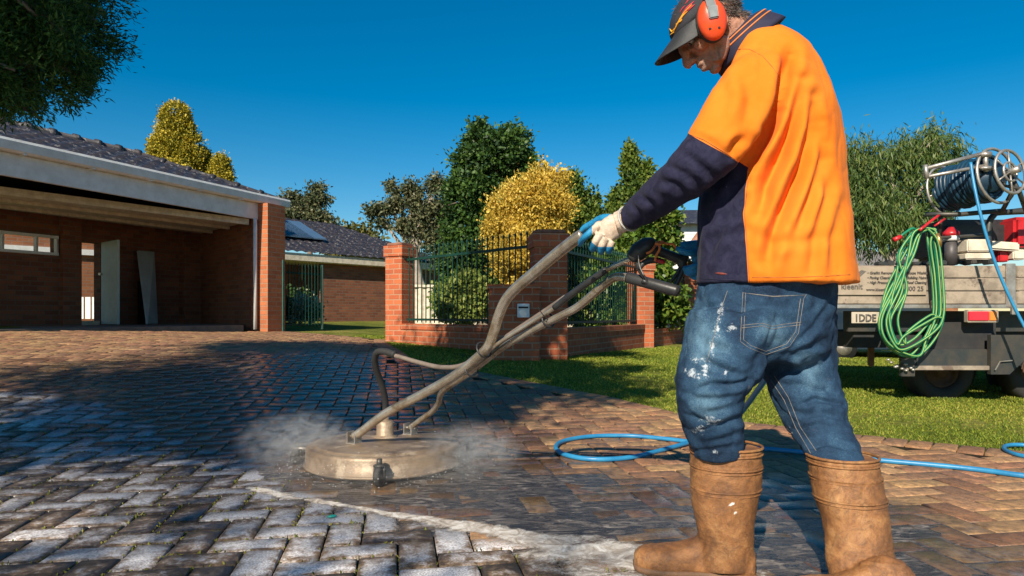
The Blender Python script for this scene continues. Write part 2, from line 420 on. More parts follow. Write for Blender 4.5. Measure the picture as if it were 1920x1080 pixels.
cc=np.column_stack([pts,pz]); dd_=rng.normal(size=cc.shape)*[.005,.005,.004]+[0,0,.009]
V_,F_=cards(cc,dd_,np.full(len(cc),.0035),3)
tag(mk('moss',V_,F_,leafmat('moss_leaf',(.05,.06,.008),(.16,.17,.02),(.28,.24,.05),.1,.9,4),org=(0,0,0)),'yellow green moss growing in the joints between the pavers','moss',kind='stuff')

# foam and dirty slurry pushed along the edge of the cleaned strip
FO=[tuple(gp(*p)[:2]) for p in ((470,915),(560,935),(660,950),(720,962),(850,982),(950,1002),(1050,1030),(1150,1050),(1260,1075),(1400,1120))]
fw=[.03,.045,.02,.03,.045,.08,.12,.15,.16,.16]
gx=np.arange(-1.7,1.1,.010); gy=np.arange(1.75,3.25,.010); XX,YY=np.meshgrid(gx,gy)
d,tt=polydist(XX,YY,FO); wd=np.interp(tt,np.linspace(0,1,len(fw)),fw)
nz=np.array([noise.fractal(Vector((x*5,y*9,1.3)),1,2,5) for x,y in zip(XX.ravel(),YY.ravel())]).reshape(XX.shape)
nz2=np.array([noise.noise(Vector((x*38,y*45,7.3))) for x,y in zip(XX.ravel(),YY.ravel())]).reshape(XX.shape)
h=np.clip(1.15-d/wd,-1,1)+.8*nz+.16*nz2
zz=G(XX,YY)+np.clip(h*.004,-.02,.0016)+.0008*nz2+.0005
keep=(h>-.6); ii=np.arange(XX.size).reshape(XX.shape)
fq=np.stack([ii[:-1,:-1],ii[:-1,1:],ii[1:,1:],ii[1:,:-1]],-1).reshape(-1,4); km=keep.ravel()
fq=fq[km[fq].all(1)]; used=np.unique(fq); mp=-np.ones(XX.size,int); mp[used]=np.arange(len(used))
m,t,b=newmat('foam_mat'); v=pos(t); n=noise_node(t,v,14,7,.75,1.2)
t.links.new(ramp(t,n.outputs[0],[(.34,(.20,.15,.11)),(.48,(.52,.45,.38)),(.62,(.86,.82,.76))]).outputs[0],b.inputs['Base Color']); b.inputs['Roughness'].default_value=.45
n2=noise_node(t,v,170,3,.6); bump(t,b,n2.outputs[0],.3,.002)
al=mth(t,'ADD',mth(t,'MULTIPLY',attr(t,'thick').outputs['Fac'],1.3),mth(t,'MULTIPLY',mth(t,'SUBTRACT',noise_node(t,v,26,7,.8,1.5).outputs[0],.5),2.6)); t.links.new(ramp(t,al,[(.05,.0),(.75,.95)]).outputs[0],b.inputs['Alpha'])
tag(mk('foam',np.stack([XX,YY,zz],-1).reshape(-1,3)[used],mp[fq],m,smooth=True,org=(0,0,0),attrs={'thick':h.ravel()[used]}),'streak of whitish dirty foam pushed along the pavers','foam',kind='stuff')

# film of dark slurry water left where the cleaner has passed
gx=np.arange(-1.55,2.3,.014); gy=np.arange(1.7,3.9,.014); XX,YY=np.meshgrid(gx,gy)
d1,_t=polydist(XX,YY,WS1); dsd_=dirt_sd(XX,YY)
nz=np.array([noise.fractal(Vector((x*2.6,y*7,4.3)),1,2,6) for x,y in zip(XX.ravel(),YY.ravel())]).reshape(XX.shape)
h=np.minimum(1-d1/.36,-dsd_/.10+.25)+.55*nz
zz=G(XX,YY)+np.clip(h*.006,-.012,.0006)-.0004+.0012*nz
keep=h>-.9; ii=np.arange(XX.size).reshape(XX.shape); fq=np.stack([ii[:-1,:-1],ii[:-1,1:],ii[1:,1:],ii[1:,:-1]],-1).reshape(-1,4); fq=fq[keep.ravel()[fq].all(1)]; used=np.unique(fq); mp=-np.ones(XX.size,int); mp[used]=np.arange(len(used))
m,t,b=newmat('slurry_water'); v=pos(t); mpn=nn(t,'ShaderNodeMapping'); mpn.inputs['Scale'].default_value=(3.2,9,1); mpn.inputs['Rotation'].default_value=(0,0,.25); t.links.new(v,mpn.inputs[0])
n=noise_node(t,mpn.outputs[0],2.4,8,.78,1.6); n2=noise_node(t,v,60,4,.7)
t.links.new(ramp(t,n.outputs[0],[(.40,(.020,.021,.026)),(.52,(.07,.06,.055)),(.60,(.20,.17,.15)),(.72,(.48,.44,.40))]).outputs[0],b.inputs['Base Color'])
t.links.new(ramp(t,n.outputs[0],[(.45,.18),(.62,.6)]).outputs[0],b.inputs['Roughness']); bump(t,b,mth(t,'ADD',n.outputs[0],mth(t,'MULTIPLY',n2.outputs[0],.4)),.5,.008)
tag(mk('water',np.stack([XX,YY,zz],-1).reshape(-1,3)[used],mp[fq],m,smooth=True,org=(0,0,0)),kind='structure')

# lawn blades
def scatter_lawn(n,x0,x1,y0,y1,seed):
    r=np.random.default_rng(seed); x=r.uniform(x0,x1,n*3); y=y0+(y1-y0)*r.random(n*3)**1.5
    pn=np.array([noise.noise(Vector((a*.9,b*.9,2)))+.5*noise.noise(Vector((a*4,b*4,2))) for a,b in zip(x,y)]); kk=pn>-.55+.5*r.random(len(x))-.25
    x,y=x[kk],y[kk]; n3_=len(x)
    k=(drive_sd(x,y)<-.11+.07*r.random(n3_)**2)&(np.abs(x)<y*.82+.4); x,y=x[k][:n],y[k][:n]; return x,y
lx,ly=scatter_lawn(190000,-3,8.5,3.2,13.5,5)
lz=G(lx,ly)-.016; hh=rng.uniform(.010,.027,len(lx))
dd_=np.column_stack([rng.normal(0,.012,len(lx)),rng.normal(0,.012,len(lx)),hh])
V_,F_=cards(np.column_stack([lx,ly,lz]),dd_,rng.uniform(.0022,.0045,len(lx))*(ly/5),8)
tag(mk('grass',V_,F_,leafmat('grass_leaf',(.06,.11,.012),(.21,.26,.022),(.42,.38,.07),.25,.7,.8),org=(0,0,0)),'short mown green lawn beside the brick driveway','grass',kind='stuff')
# road beyond the verge on the right and the garage slab
rv=[];rf=[]
for i,x in enumerate(np.linspace(5.5,60,60)):
    for yy in (15.5,21): rv.append((x,yy-.1*(x-5),g(x,yy-.1*(x-5))+.012))
    if i: rf.append((2*i-2,2*i,2*i+1,2*i-1))
tag(mk('road',rv,rf,M('asphalt',(.16,.15,.15),.85,(.10,.10,.10),12,.4,200)),kind='structure')

# ================================================================ BUILDINGS
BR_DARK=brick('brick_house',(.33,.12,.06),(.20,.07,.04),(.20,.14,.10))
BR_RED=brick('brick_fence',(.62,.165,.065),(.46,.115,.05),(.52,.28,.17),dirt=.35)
BR_ORG=brick('brick_far',(.42,.17,.075),(.30,.11,.05),(.30,.2,.14))
WHT=M('white_paint',(.78,.78,.76),.45,(.64,.63,.60),5,.1,40); CRM=M('cream_paint',(.72,.64,.51),.5,(.50,.43,.33),9,.1)
TILE=M('roof_tile',(.018,.018,.024),.5,(.04,.032,.035),3.5,.3,30,c3=(.17,.16,.16),s3=11)
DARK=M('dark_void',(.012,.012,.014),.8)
GRN=M('green_gloss_paint',(.015,.12,.085),.35,(.01,.08,.06),8)
GRND=M('shaded_green_paint',(.009,.052,.038),.5,(.006,.03,.024),8,spec=.3)  # same green darkened: shade on the ironwork is put into the colour
STEEL=M('stainless',(.60,.53,.44),.27,(.40,.32,.23),14,.25,90,metal=.75,c3=(.32,.23,.14),s3=5)
def wall(mb,p0,p1,z0,z1,th,side=1):
    p0=Vector(p0[:2]);p1=Vector(p1[:2]); d=(p1-p0).normalized(); n=Vector((-d.y,d.x))*th*side
    poly=[(p0.x,p0.y,z0),(p1.x,p1.y,z0),(p1.x+n.x,p1.y+n.y,z0),(p0.x+n.x,p0.y+n.y,z0)]
    if side<0: poly=poly[::-1]
    return mb.prism(poly,(0,0,z1-z0))
def on(p0,p1,px):      # point of the ground line p0-p1 seen at picture column px
    k=(px-CX)/F; p0=Vector(p0[:2]);p1=Vector(p1[:2]); d=p1-p0
    s=(k*p0.y-p0.x)/(d.x-k*d.y); return p0+d*s
def tiles(name,A,B,up,ln,zup,parent,m=TILE,pitch=.3,row=.32,hipA=0,hipB=0):
    """tiled roof plane: eave A-B, rising ln along horizontal unit 'up' by zup"""
    A=Vector(A);B=Vector(B);d=(B-A);L=d.length;d.normalize();U=Vector((up[0],up[1],0)).normalized()*ln+Vector((0,0,zup)); sl=U.length;U.normalize()
    N=d.cross(U); N= N if N.z>0 else -N
    nu=int(L/.06); nv=int(round(sl/row))*4; V=[];Fc=[]
    for j in range(nv+1):
        fr=(j%4)/4; s=j/4*row*(sl/(round(sl/row)*row))
        lo=hipA*(s/sl)*ln; hi=L-hipB*(s/sl)*ln
        for i in range(nu+1):
            u=lo+(hi-lo)*i/nu
            z=.045*abs(math.sin(PI*u/pitch))+.045*(1-fr)
            V.append(A+d*u+U*s+N*z)
            
    for j in range(nv):
        for i in range(nu):
            a=j*(nu+1)+i; Fc.append((a,a+1,a+nu+2,a+nu+1))
    return mk(name,V,Fc,m,parent,True)
# ---- garage on the left
GA=Vector((-6.64,8.85)); GB=Vector((-4.87,13.0)); gd=(GB-GA).normalized(); gin=Vector((-gd.y,gd.x))     # gin points into the garage
GL=GA-gd*3.2
GC=Vector((-6.95,15.1)); GD=Vector((-8.7,11.6)); GE=GD+(GD-GC).normalized()*5
gar=thing('garage','brick double garage with black tiled roof and white fascia at left','garage',(-6.5,11.5,.5))
def v3(p,z): return Vector((p[0],p[1],z))
# slab
tag(mk('garage_floor',[v3(p,z) for z in (.30,.585) for p in (GL+gin*.02,GA+gin*.02,GB+gin*.02+gd*-.3,GC,GD,GE)],
   [(0,1,2,3,4,5)[::-1],(6,7,8,9,10,11)]+[(i,(i+1)%6,(i+1)%6+6,i+6) for i in range(6)],M('concrete',(.22,.17,.13),.9,(.14,.11,.09),6)),kind='structure')
# eave: gutter, fascia beam
def along(z0,z1,o0,o1,a=GL,bq=GB+gd*.75,ang=gin):
    A=a;B=bq; q=[v3(A+ang*o0,z0),v3(A+ang*o1,z0),v3(A+ang*o1,z1),v3(A+ang*o0,z1)]
    return MB().prism(q,v3(B-A,0))
fb=along(2.60,2.90,0,.06,bq=GB+gd*.06); fb.build('fascia_beam',WHT,gar)
gu=MB(); prof=[(-.12,2.93),(-.13,3.04),(-.115,3.075),(-.10,3.06),(-.10,2.95),(-.0,2.95),(-.0,2.915),(-.09,2.905)]
gu.prism([v3(GL+gin*o,z) for o,z in prof],v3(GB+gd*.80-GL,0)); gut=gu.build('gutter',WHT,gar)
gu=MB(); gu.prism([v3(GL+gin*o,z) for o,z in ((-.004,2.905),(.02,2.905),(.02,2.955),(-.004,2.955))],v3(GB+gd*.78-GL,0)); gu.build('gutter_back',WHT,gar)
for k in range(8):
    c=GL+gd*(.6+k*.95); MB().box(v3(c-gin*.055,2.90),(.03,.13,.02),Matrix.Rotation(math.atan2(gd.y,gd.x),3,'Z')).build('gutter_bracket',WHT,gar)
tiles('roof',v3(GL-gin*.05,2.98),v3(GB+gd*.78-gin*.05,2.98),gin,2.1,.80,gar,hipB=.8)
# back slope and ridge caps
RA=GL+gin*2.05; RB=GB+gd*.78-gd*1.68+gin*2.05
mk('roof_back',[v3(RA,3.80),v3(RB,3.80),v3(GB+gd*.78+gin*5,2.9),v3(GL+gin*5,2.9)],[(0,1,2,3)],TILE,gar)
mk('roof_hip',[v3(RB,3.80),v3(GB+gd*.76-gin*.05,2.98),v3(GB+gd*.78+gin*5,2.9)],[(0,1,2)],TILE,gar)
rc=MB(); nseg=int((RB-RA).length/.40)
for i in range(nseg):
    p=RA+gd*(i*.40); rc.tube([v3(p,3.81),v3(p+gd*.36,3.81),v3(p+gd*.37,3.82),v3(p+gd*.44,3.82)],[.085,.085,.105,.105],8)
h0,h1=v3(RB,3.81),v3(GB+gd*.74-gin*.02,3.02)
for i in range(6):
    a,b2=h0.lerp(h1,i/6),h0.lerp(h1,(i+.9)/6); rc.tube([a,b2,b2+Vector((0,0,.01)),h0.lerp(h1,(i+1.05)/6)],[.08,.08,.10,.10],8)
rc.build('ridge_caps',TILE,gar,True)
# ceiling, walls
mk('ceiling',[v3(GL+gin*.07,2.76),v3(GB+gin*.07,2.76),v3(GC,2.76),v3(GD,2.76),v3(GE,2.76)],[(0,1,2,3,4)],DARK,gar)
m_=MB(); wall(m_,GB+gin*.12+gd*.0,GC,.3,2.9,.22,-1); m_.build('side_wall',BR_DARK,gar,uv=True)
pr=Matrix.Rotation(math.atan2(gd.y,gd.x),3,'Z')
MB().box(v3(GB+gd*.28-gin*.05,1.66),(.47,.38,2.48),pr).build('corner_pier',brick('brick_pier',(.58,.19,.08),(.46,.14,.06),(.45,.26,.16)),gar,uv=True)
MB().tube([v3(GB-gd*.05-gin*.02,.5),v3(GB-gd*.05-gin*.02,2.6)],.035,10).build('downpipe',WHT,gar,True)
bd=(GD-GC).normalized(); bn=Vector((bd.y,-bd.x)) # away from viewer
def bw(px0,px1,z0,z1,off=0,name='back_wall',mm=BR_DARK,th=.2):
    a,c=on(GC,GD,px0),on(GC,GD,px1); mb=MB(); a=a-bn*off; c=c-bn*off
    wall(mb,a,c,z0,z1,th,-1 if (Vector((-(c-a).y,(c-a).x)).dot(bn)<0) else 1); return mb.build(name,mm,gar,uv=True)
def zat(px,py):
    p=on(GC,GD,px); return CAMZ-(py-HY)*p.y/F
bw(371,188,.3,2.85); bw(188,144,zat(165,454),2.85,0,'lintel'); bw(144,106,.3,2.85); bw(106,-60,.3,zat(50,476)); bw(106,-60,zat(50,436),2.85); bw(-60,-260,.3,2.85)
bw(188,144,.3,.66,-.02,'threshold',CRM)
bw(372,335,.3,2.8,.16,'wall_pier'); bw(146,111,.3,2.8,.12,'wall_pier')
# window frame
wf=MB(); a,c=on(GC,GD,106),on(GC,GD,-60); zt,zb=zat(50,437),zat(50,475)
for z in (zt-.03,zb+.02): wall(wf,a-bn*.02,c-bn*.02,z-.025,z+.025,.05,1)
for px in (104,66,2,-58): p=on(GC,GD,px); wf.box(v3(p-bn*.02,(zt+zb)/2),(.05,.05,zt-zb))
wf.build('window_frame',WHT,gar)
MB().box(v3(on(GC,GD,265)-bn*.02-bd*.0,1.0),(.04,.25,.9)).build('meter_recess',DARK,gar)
# open tilt door under the lintel
tr=[on(GA+gin*1.0,GB+gin*.12,-120),GB+gin*.10-gd*.08,GC-bd*-.0-gin*.25+bd*.15,on(GC,GD,-120)-bn*.25]
td=MB(); td.add([v3(p,z) for z in (2.545,2.60) for p in tr],[(3,2,1,0),(4,5,6,7)]+[(i,(i+1)%4,(i+1)%4+4,i+4) for i in range(4)]); 
dr=td.build('tilt_door',CRM,gar)
rb=MB()
for k in range(0,3):
    f_=.02+k*.36; a=tr[0].lerp(tr[3],f_); c=tr[1].lerp(tr[2],f_); dq=(c-a).normalized(); nq=Vector((-dq.y,dq.x))*.03
    rb.add([v3(a-nq,2.49),v3(c-nq,2.49),v3(c+nq,2.49),v3(a+nq,2.49),v3(a-nq,2.543),v3(c-nq,2.543),v3(c+nq,2.543),v3(a+nq,2.543)],[(3,2,1,0),(4,5,6,7),(0,1,5,4),(1,2,6,5),(2,3,7,6),(3,0,4,7)])
rb.build('stiffening_ribs',CRM,dr)
# back door standing open, loose door leaning
GREY=M('grey_green_paint',(.44,.50,.46),.5,(.36,.42,.38),4)
p0=on(GC,GD,186)-bn*.06; p1=Vector(P(220,600,p0.y-.5)[:2])
d_=MB(); wall(d_,p0,p1,.60,zat(186,455),.04); do=d_.build('back_door',GREY,gar)
MB().tube([v3(p0.lerp(p1,.12)-Vector((0,.05)),1.55),v3(p0.lerp(p1,.12)-Vector((.0,.12)),1.55)],.025,8).build('handle',STEEL,do)
la,lb=on(GC,GD,246)-bn*.75,on(GC,GD,278)-bn*.10
p=[v3(on(GC,GD,224)-bn*.8,.59),v3(on(GC,GD,256)-bn*.6,.59),v3(on(GC,GD,279)-bn*.12,2.05),v3(on(GC,GD,249)-bn*.12,2.05)]
tag(MB().prism(p,(.02,.03,.02)).build('loose_door',M('grey_door_paint',(.38,.42,.39),.55,(.30,.33,.31),4)),'plain grey door leaf leaning against the inside garage wall','door')
# neighbouring house seen through the garage openings
nh=MB(); wall(nh,(-14.5,15.5),(-9,21.5),.3,3.0,.2); nb=thing('neighbour_house','orange brick house wall seen through the slot window of the garage','house',(-12,18.5,.5)); nh.build('wall',BR_ORG,nb,uv=True)
nh=MB(); wall(nh,(-14.6,15.3),(-9,21.3),2.4,2.55,.1); nh.build('eave',WHT,nb)
pf=MB()
for k in range(14): pf.box((-11.2+k*.16,17.2+k*.02,.95),(.13,.02,.55))
tag(pf.build('low_fence',WHT),'low white board fence seen through the open garage back door','fence')

# ---- house behind the gate
H0=Vector((-7.0,20.0)); H1=Vector((-3.2,24.5)); hd=(H1-H0).normalized(); hn=Vector((-hd.y,hd.x))
H0=H0-hd*3; H1=H1+hd*1.5
hs_=thing('brick_house','low brick house with dark tiled roof and solar panels behind the open gate','house',(-5,22.5,.5))
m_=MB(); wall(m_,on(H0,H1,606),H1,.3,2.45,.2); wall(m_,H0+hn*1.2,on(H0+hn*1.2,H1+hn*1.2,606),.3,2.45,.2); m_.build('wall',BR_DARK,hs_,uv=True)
m_=MB(); wall(m_,H0-hn*.25,H1-hn*.25,2.40,2.62,.10); m_.build('gutter',CRM,hs_)
m_=MB(); wall(m_,H0-hn*.14,H1-hn*.14,2.38,2.43,1.4); m_.build('eave_lining',CRM,hs_)
tiles('roof',v3(H0-hn*.28,2.60),v3(H1-hn*.28,2.60),hn,3.2,1.45,hs_,hipB=1.0)
mk('roof_hip',[v3(H1-hn*.28,2.6),v3(H1-hn*.28-hd*3.2+hn*3.2,4.05),v3(H1+hn*6,2.6)],[(0,2,1)],TILE,hs_)
sp=MB(); e0=H0-hn*.28
SOL=M('solar_glass',(.10,.16,.24),.12,(.08,.13,.2),3,spec=.9)
for k in range(4):
    a=on(H0,H1,512+k*26); U=v3(hn*3.2,1.45)/3.2; o=v3(a,2.87)+U*.75
    s=MB().add([o,o+v3(hd*.95,0),o+v3(hd*.95,0)+U*1.55,o+U*1.55]+[q+Vector((0,0,.04)) for q in (o,o+v3(hd*.95,0),o+v3(hd*.95,0)+U*1.55,o+U*1.55)],[(3,2,1,0),(4,5,6,7),(0,1,5,4),(1,2,6,5),(2,3,7,6),(3,0,4,7)])
    s.build('solar_panel',SOL,hs_)
# ---- far house, boundary screen, right hand houses
fh=thing('far_house','orange brick house seen through the left iron fence panel','house',P(830,600,26)-Vector((0,0,.0)))
m_=MB(); wall(m_,(-3.8,25.5),(-.4,27),.2,2.1,.2); m_.build('wall',BR_ORG,fh,uv=True)
tiles('roof',(-4.1,25.1,2.05),(0,26.9,2.05),(-.4,.9),3,.9,fh,M('terracotta',(.35,.13,.06),.7,(.22,.08,.04),6),hipA=.9,hipB=.9)
cf=thing('boundary_screen','beige sheet metal boundary fence behind the garden','fence',(-1.8,19,.3))
zz_=[];k_=90
for i in range(k_+1):
    x=-2.75+i*.0565; yv=18.5+.12*(x+3.6)+(.03 if (i//2)%2 else 0); zz_.append((x,yv))
V_=[(x,y,z) for x,y in zz_ for z in (.15,1.55)]; mk('sheet',V_,[(2*i,2*i+2,2*i+3,2*i+1) for i in range(k_)],CRM,cf)
m_=MB(); wall(m_,(-2.75,18.56),(2.35,19.2),1.53,1.6,.06); m_.build('top_rail',CRM,cf)
wh=thing('weatherboard_house','white weatherboard gable beyond the hedge behind the worker','house',P(1310,600,19))
m_=MB()
for k in range(9): 
    zb=2.35+k*.11; m_.box((5.45,19+.01,zb+.05),(2.1,.05,.108),Matrix.Rotation(R(-6),3,'X'))
m_.build('boards',WHT,wh); MB().box((5.45,19.2,1.3),(2.1,.3,2.3)).build('wall',WHT,wh)
mk('roof',[(4.25,18.7,3.28),(6.7,18.7,3.28),(6.7,21,4.0),(4.6,21,4.0),(4.25,21,3.2)],[(0,1,2,3),(0,3,4)],TILE,wh)
gh=thing('grey_roof_house','house with weathered grey tiled roof beyond the truck','house',(12.5,24,.0))
MB().box((13.5,25.4,1.2),(6,.3,2.4)).build('wall',BR_ORG,gh,uv=True)
tiles('roof',(10.2,24.5,2.25),(17,24.5,2.25),(0,1),3,1.15,gh,M('grey_tile',(.20,.18,.17),.8,(.13,.12,.12),5),hipA=.4,hipB=1)

# ================================================================ FENCE
PIL=[Vector((-1.90,11.6)),Vector((.47,8.9)),Vector((2.45,13.0)),Vector((4.15,16.2))]; PZ=[1.98,1.86,1.83,1.78]; PW=[.35,.42,.36,.36]
plab=['tall brick pillar at the driveway end of the fence beside the gate','darkest tall brick pillar at the fence corner behind the letterbox pier','brick pillar between the second and third iron fence panels','brick pillar at the far right end of the fence beside the worker']
for i,(p,z,wd) in enumerate(zip(PIL,PZ,PW)):
    an=[R(-30),R(8),R(20),R(20)][i]; rt=Matrix.Rotation(an,3,'Z'); zb=g(p.x,p.y)-.1
    t_=thing('brick_pillar',plab[i],'pillar',(p.x,p.y,zb),'brick pillars of the front fence')
    MB().box((p.x,p.y,(zb+z-.22)/2),(wd,wd,z-.22-zb),rt).build('shaft',BR_RED,t_,uv=True)
    MB().box((p.x,p.y,z-.13),(wd+.05,wd+.05,.18),rt,.004).build('cap_course',BR_RED,t_,uv=True)
    MB().box((p.x,p.y,z-.015),(wd-.03,wd-.03,.05),rt,.012).build('cap_mortar',M('cap_mortar_%d'%i,(.30,.14,.09),.9),t_)
WT=[.63,.60,.50]
wl=['low brick fence wall in shade left of the letterbox pier','low brick fence wall right of the dark corner pillar','low brick fence wall at far right under the third panel']
fl=['green iron picket panel left of the corner pillar, its near bay sunlit','green iron picket panel directly right of the dark corner pillar','short green iron picket panel farthest right in the fence']
for i in range(3):
    a,b2=PIL[i],PIL[i+1]; d_=(b2-a).normalized(); n_=Vector((-d_.y,d_.x))
    A=a+d_*.15-n_*.11;B=b2-d_*.15-n_*.11
    m_=MB(); wall(m_,A,B,min(g(*A),g(*B))-.15,WT[i]-.09,.22); 
    tw=thing('low_brick_wall',wl[i],'wall',((A+B)/2).to_3d()+Vector((0,0,g(*((A+B)/2)))),'low walls of the front fence'); m_.build('courses',BR_RED,tw,uv=True)
    m_=MB(); wall(m_,A-n_*.015,B-n_*.015,WT[i]-.088,WT[i],.25); m_.build('coping',BR_RED,tw,uv=True)
    # iron panel
    A=a+d_*(PW[i]/2+.03);B=b2-d_*(PW[i+1]/2+.03); L=(B-A).length
    fp=thing('iron_fence_panel',fl[i],'fence',((A+B)/2).to_3d()+Vector((0,0,WT[i])),'iron panels of the front fence')
    mm=GRND  # all panels take the green with shade in its colour
    zt=[1.70,1.66,1.60][i]; zb=WT[i]+.07
    for z in (zt,zb): m_=MB(); wall(m_,A,B,z-.018,z+.018,.035); m_.build('rail',mm,fp)
    k=int(L/.118); me=None
    for q in range(k):
        c=A+d_*((q+.5)*L/k)+n_*.017; 
        if me is None:
            pk=MB(); zt2=zt+.22; pk.tube([v3(c,zb-.05),v3(c,zt2-.07)],.0105,6); pk.tube([v3(c,zt2-.075),v3(c,zt2-.045),v3(c,zt2)],[.011,.02,.001],6)
            o=pk.build('picket',mm,fp); me=o; c0=c
        else:
            o=me.copy(); COL.objects.link(o); o.parent=fp; o.location=v3(c-c0,0)
# the letterbox pier in front of the corner pillar
lp=thing('letterbox_pier','low shaded brick pier holding a white letterbox plate','letterbox',(-.0,8.55,.1))
c=Vector((.02,8.62)); rt=Matrix.Rotation(R(4),3,'Z')
MB().box((c.x,c.y,.63),(.62,.36,.94),rt).build('pier',BR_RED,lp,uv=True)
MB().box((c.x,c.y,1.125),(.66,.40,.06),rt,.004).build('top_course',BR_RED,lp,uv=True)
pl_=MB().box((c.x+.12,c.y-.20,.83),(.15,.03,.17),rt,.004).build('letterbox_plate',WHT,lp)
MB().box((c.x+.12,c.y-.218,.87),(.12,.012,.02),rt).build('slot',DARK,pl_)
# open iron gate by the garage
gt=thing('iron_gate','open green iron driveway gate beside the garage pier','gate',(-4.3,13.6,.5))
A=Vector((-4.52,13.45));B=Vector((-4.0,14.9)); A2=on(A,B,518);B2=on((-4.6,13.5),(-3.6,14.9),604); A=A2;B=B2; L=(B-A).length; d_=(B-A).normalized()
MB().box(v3(A,1.2),(.09,.09,1.45)).build('hinge_post',GRN,gt)
MB().box(v3(A+Vector((.10,.05)),1.15),(.04,.04,1.4)).build('stile',GRN,gt)
MB().box(v3(B,1.15),(.04,.04,1.35)).build('stile',GRND,gt)
for z in (.58,1.62,.66): m_=MB(); wall(m_,A,B,z-.018,z+.018,.035); m_.build('rail',GRND,gt)
me=None
for q in range(14):
    c=A+d_*((q+.6)*L/14)
    if me is None:
        o=MB().tube([v3(c,.57),v3(c,1.78),v3(c,1.84)],[.011,.011,.001],6).build('picket',GRND,gt); me=o;c0=c
    else: o=me.copy(); COL.objects.link(o); o.parent=gt; o.location=v3(c-c0,0)
# ================================================================ TREES
BARK=M('bark',(.22,.17,.13),.9,(.12,.09,.07),8,.5,40); BARKP=M('pale_bark',(.42,.36,.30),.85,(.25,.2,.16),6,.4,30)
def foliage(name,blobs,nleaf,nsub,subr,ln,wd,mat,parent,droop=0.,seed=1,shell=.65,up=0.,flat=1.,outw=.5):
    """leaves in clumps: each blob (centre, radii) carries sub-clumps spread through its outer volume"""
    r=np.random.default_rng(seed); C=[];O=[]
    vol=np.array([b[1][0]*b[1][2] for b in blobs]); vol/=vol.sum()
    for (c,rad),f in zip(blobs,vol):
        k=max(3,int(nsub*f)); q=r.normal(size=(k,3)); q/=np.linalg.norm(q,axis=1,keepdims=True)
        rr=shell+(1-shell)*r.random(k); s=np.array(c)+q*rr[:,None]*np.array(rad); 
        nl=int(nleaf*f/k)+1; sc_=subr*r.uniform(.55,1.3,k)
        cc=np.repeat(s,nl,0)+r.normal(size=(k*nl,3))*np.repeat(sc_,nl)[:,None]*np.array([1,1,flat])
        C.append(cc); O.append(np.repeat(q,nl,0))
    C=np.concatenate(C);O=np.concatenate(O)
    D=r.normal(size=C.shape)*.6+O*outw; D[:,2]+=up-droop; D/=np.linalg.norm(D,axis=1,keepdims=True)
    D*=(ln*r.uniform(.6,1.35,len(C)))[:,None]
    V,Fq=cards(C,D,wd*r.uniform(.6,1.3,len(C)),seed+9)
    return mk(name,V,Fq,mat,parent)
def limbs(base,blobs,r0,m,parent,fork=.45,seed=2,lean=(0,0)):
    rr=random.Random(seed); mb=MB(); base=Vector(base); top=Vector((sum(b[0][0] for b in blobs)/len(blobs),sum(b[0][1] for b in blobs)/len(blobs),sum(b[0][2] for b in blobs)/len(blobs)))
    f=base.lerp(top,fork); f+=Vector((rr.uniform(-.2,.2),0,0)); apex=base.lerp(top,1.0)
    mb.tube([base-Vector((0,0,.2)),base.lerp(f,.5)+Vector((rr.uniform(-.08,.08),0,0)),f,apex],[r0*1.25,r0,r0*.8,r0*.3],9,4)
    for c,rad in blobs:
        c=Vector(c); s=f.lerp(apex,rr.uniform(0,.7)); mid=s.lerp(c,.5)+Vector((rr.uniform(-.15,.15),rr.uniform(-.15,.15),rr.uniform(-.1,.25)))*rad[0]
        mb.tube([s,mid,c],[r0*.42,r0*.26,r0*.1],7,4)
        for _ in range(4):
            e=c+Vector([rr.uniform(-.8,.8)*rad[i] for i in range(3)]); mb.tube([mid.lerp(c,.5),(mid.lerp(c,.6)+e)/2+Vector((0,0,.1*rad[2])),e],[r0*.14,r0*.09,r0*.03],5,3)
    return mb.build('trunk',m,parent,True)
def pxblobs(Y,L,dz=.8,seed=0):
    rr=random.Random(seed); out=[]
    for (px,py,rx,ry) in L:
        y=Y+rr.uniform(-.5,.5)*dz*rx*Y/F; out.append((P(px,py,Y)+Vector((0,y-Y,0)),(rx*Y/F,rx*Y/F*dz,ry*Y/F)))
    return out
def tree(name,label,Y,L,nleaf,nsub,subr,ln,wd,mat,bark=BARK,r0=.15,basepx=None,group=None,gz=None,seed=1,**k):
    bl=pxblobs(Y,L,seed=seed); bx=P(basepx or sum(l[0] for l in L)/len(L),600,Y).x; z0=gz if gz is not None else g(bx,Y)
    t_=thing(name,label,'tree',(bx,Y,z0),group); limbs((bx,Y,z0),bl,r0,bark,t_,seed=seed)
    foliage('crown',bl,nleaf,nsub,subr,ln,wd,mat,t_,seed=seed,**k); return t_
GOLD=leafmat('golden_conifer_leaf',(.07,.09,.012),(.42,.34,.025),(.62,.45,.05),.15,.6,2.5)
GOLD2=leafmat('golden_shrub_leaf',(.15,.15,.03),(.68,.46,.06),(.90,.68,.16),.35,.6,1.5)
DKG=leafmat('dense_green_leaf',(.012,.035,.012),(.045,.10,.018),(.10,.17,.03),.2,.5,1.2)
CYP=leafmat('cypress_leaf',(.02,.05,.01),(.09,.15,.018),(.17,.20,.03),.15,.6,1.8)
GUM=leafmat('gum_leaf',(.035,.05,.022),(.10,.115,.05),(.20,.18,.09),.2,.5,1.0)
WEEP=leafmat('peppermint_leaf',(.03,.07,.02),(.10,.16,.035),(.24,.26,.08),.3,.45,1.0)
PINE=leafmat('pine_needle',(.012,.045,.015),(.04,.12,.022),(.13,.20,.04),.2,.6,1.5)
OLIV=leafmat('olive_leaf',(.04,.055,.015),(.13,.13,.03),(.22,.18,.05),.2,.6,1.5)
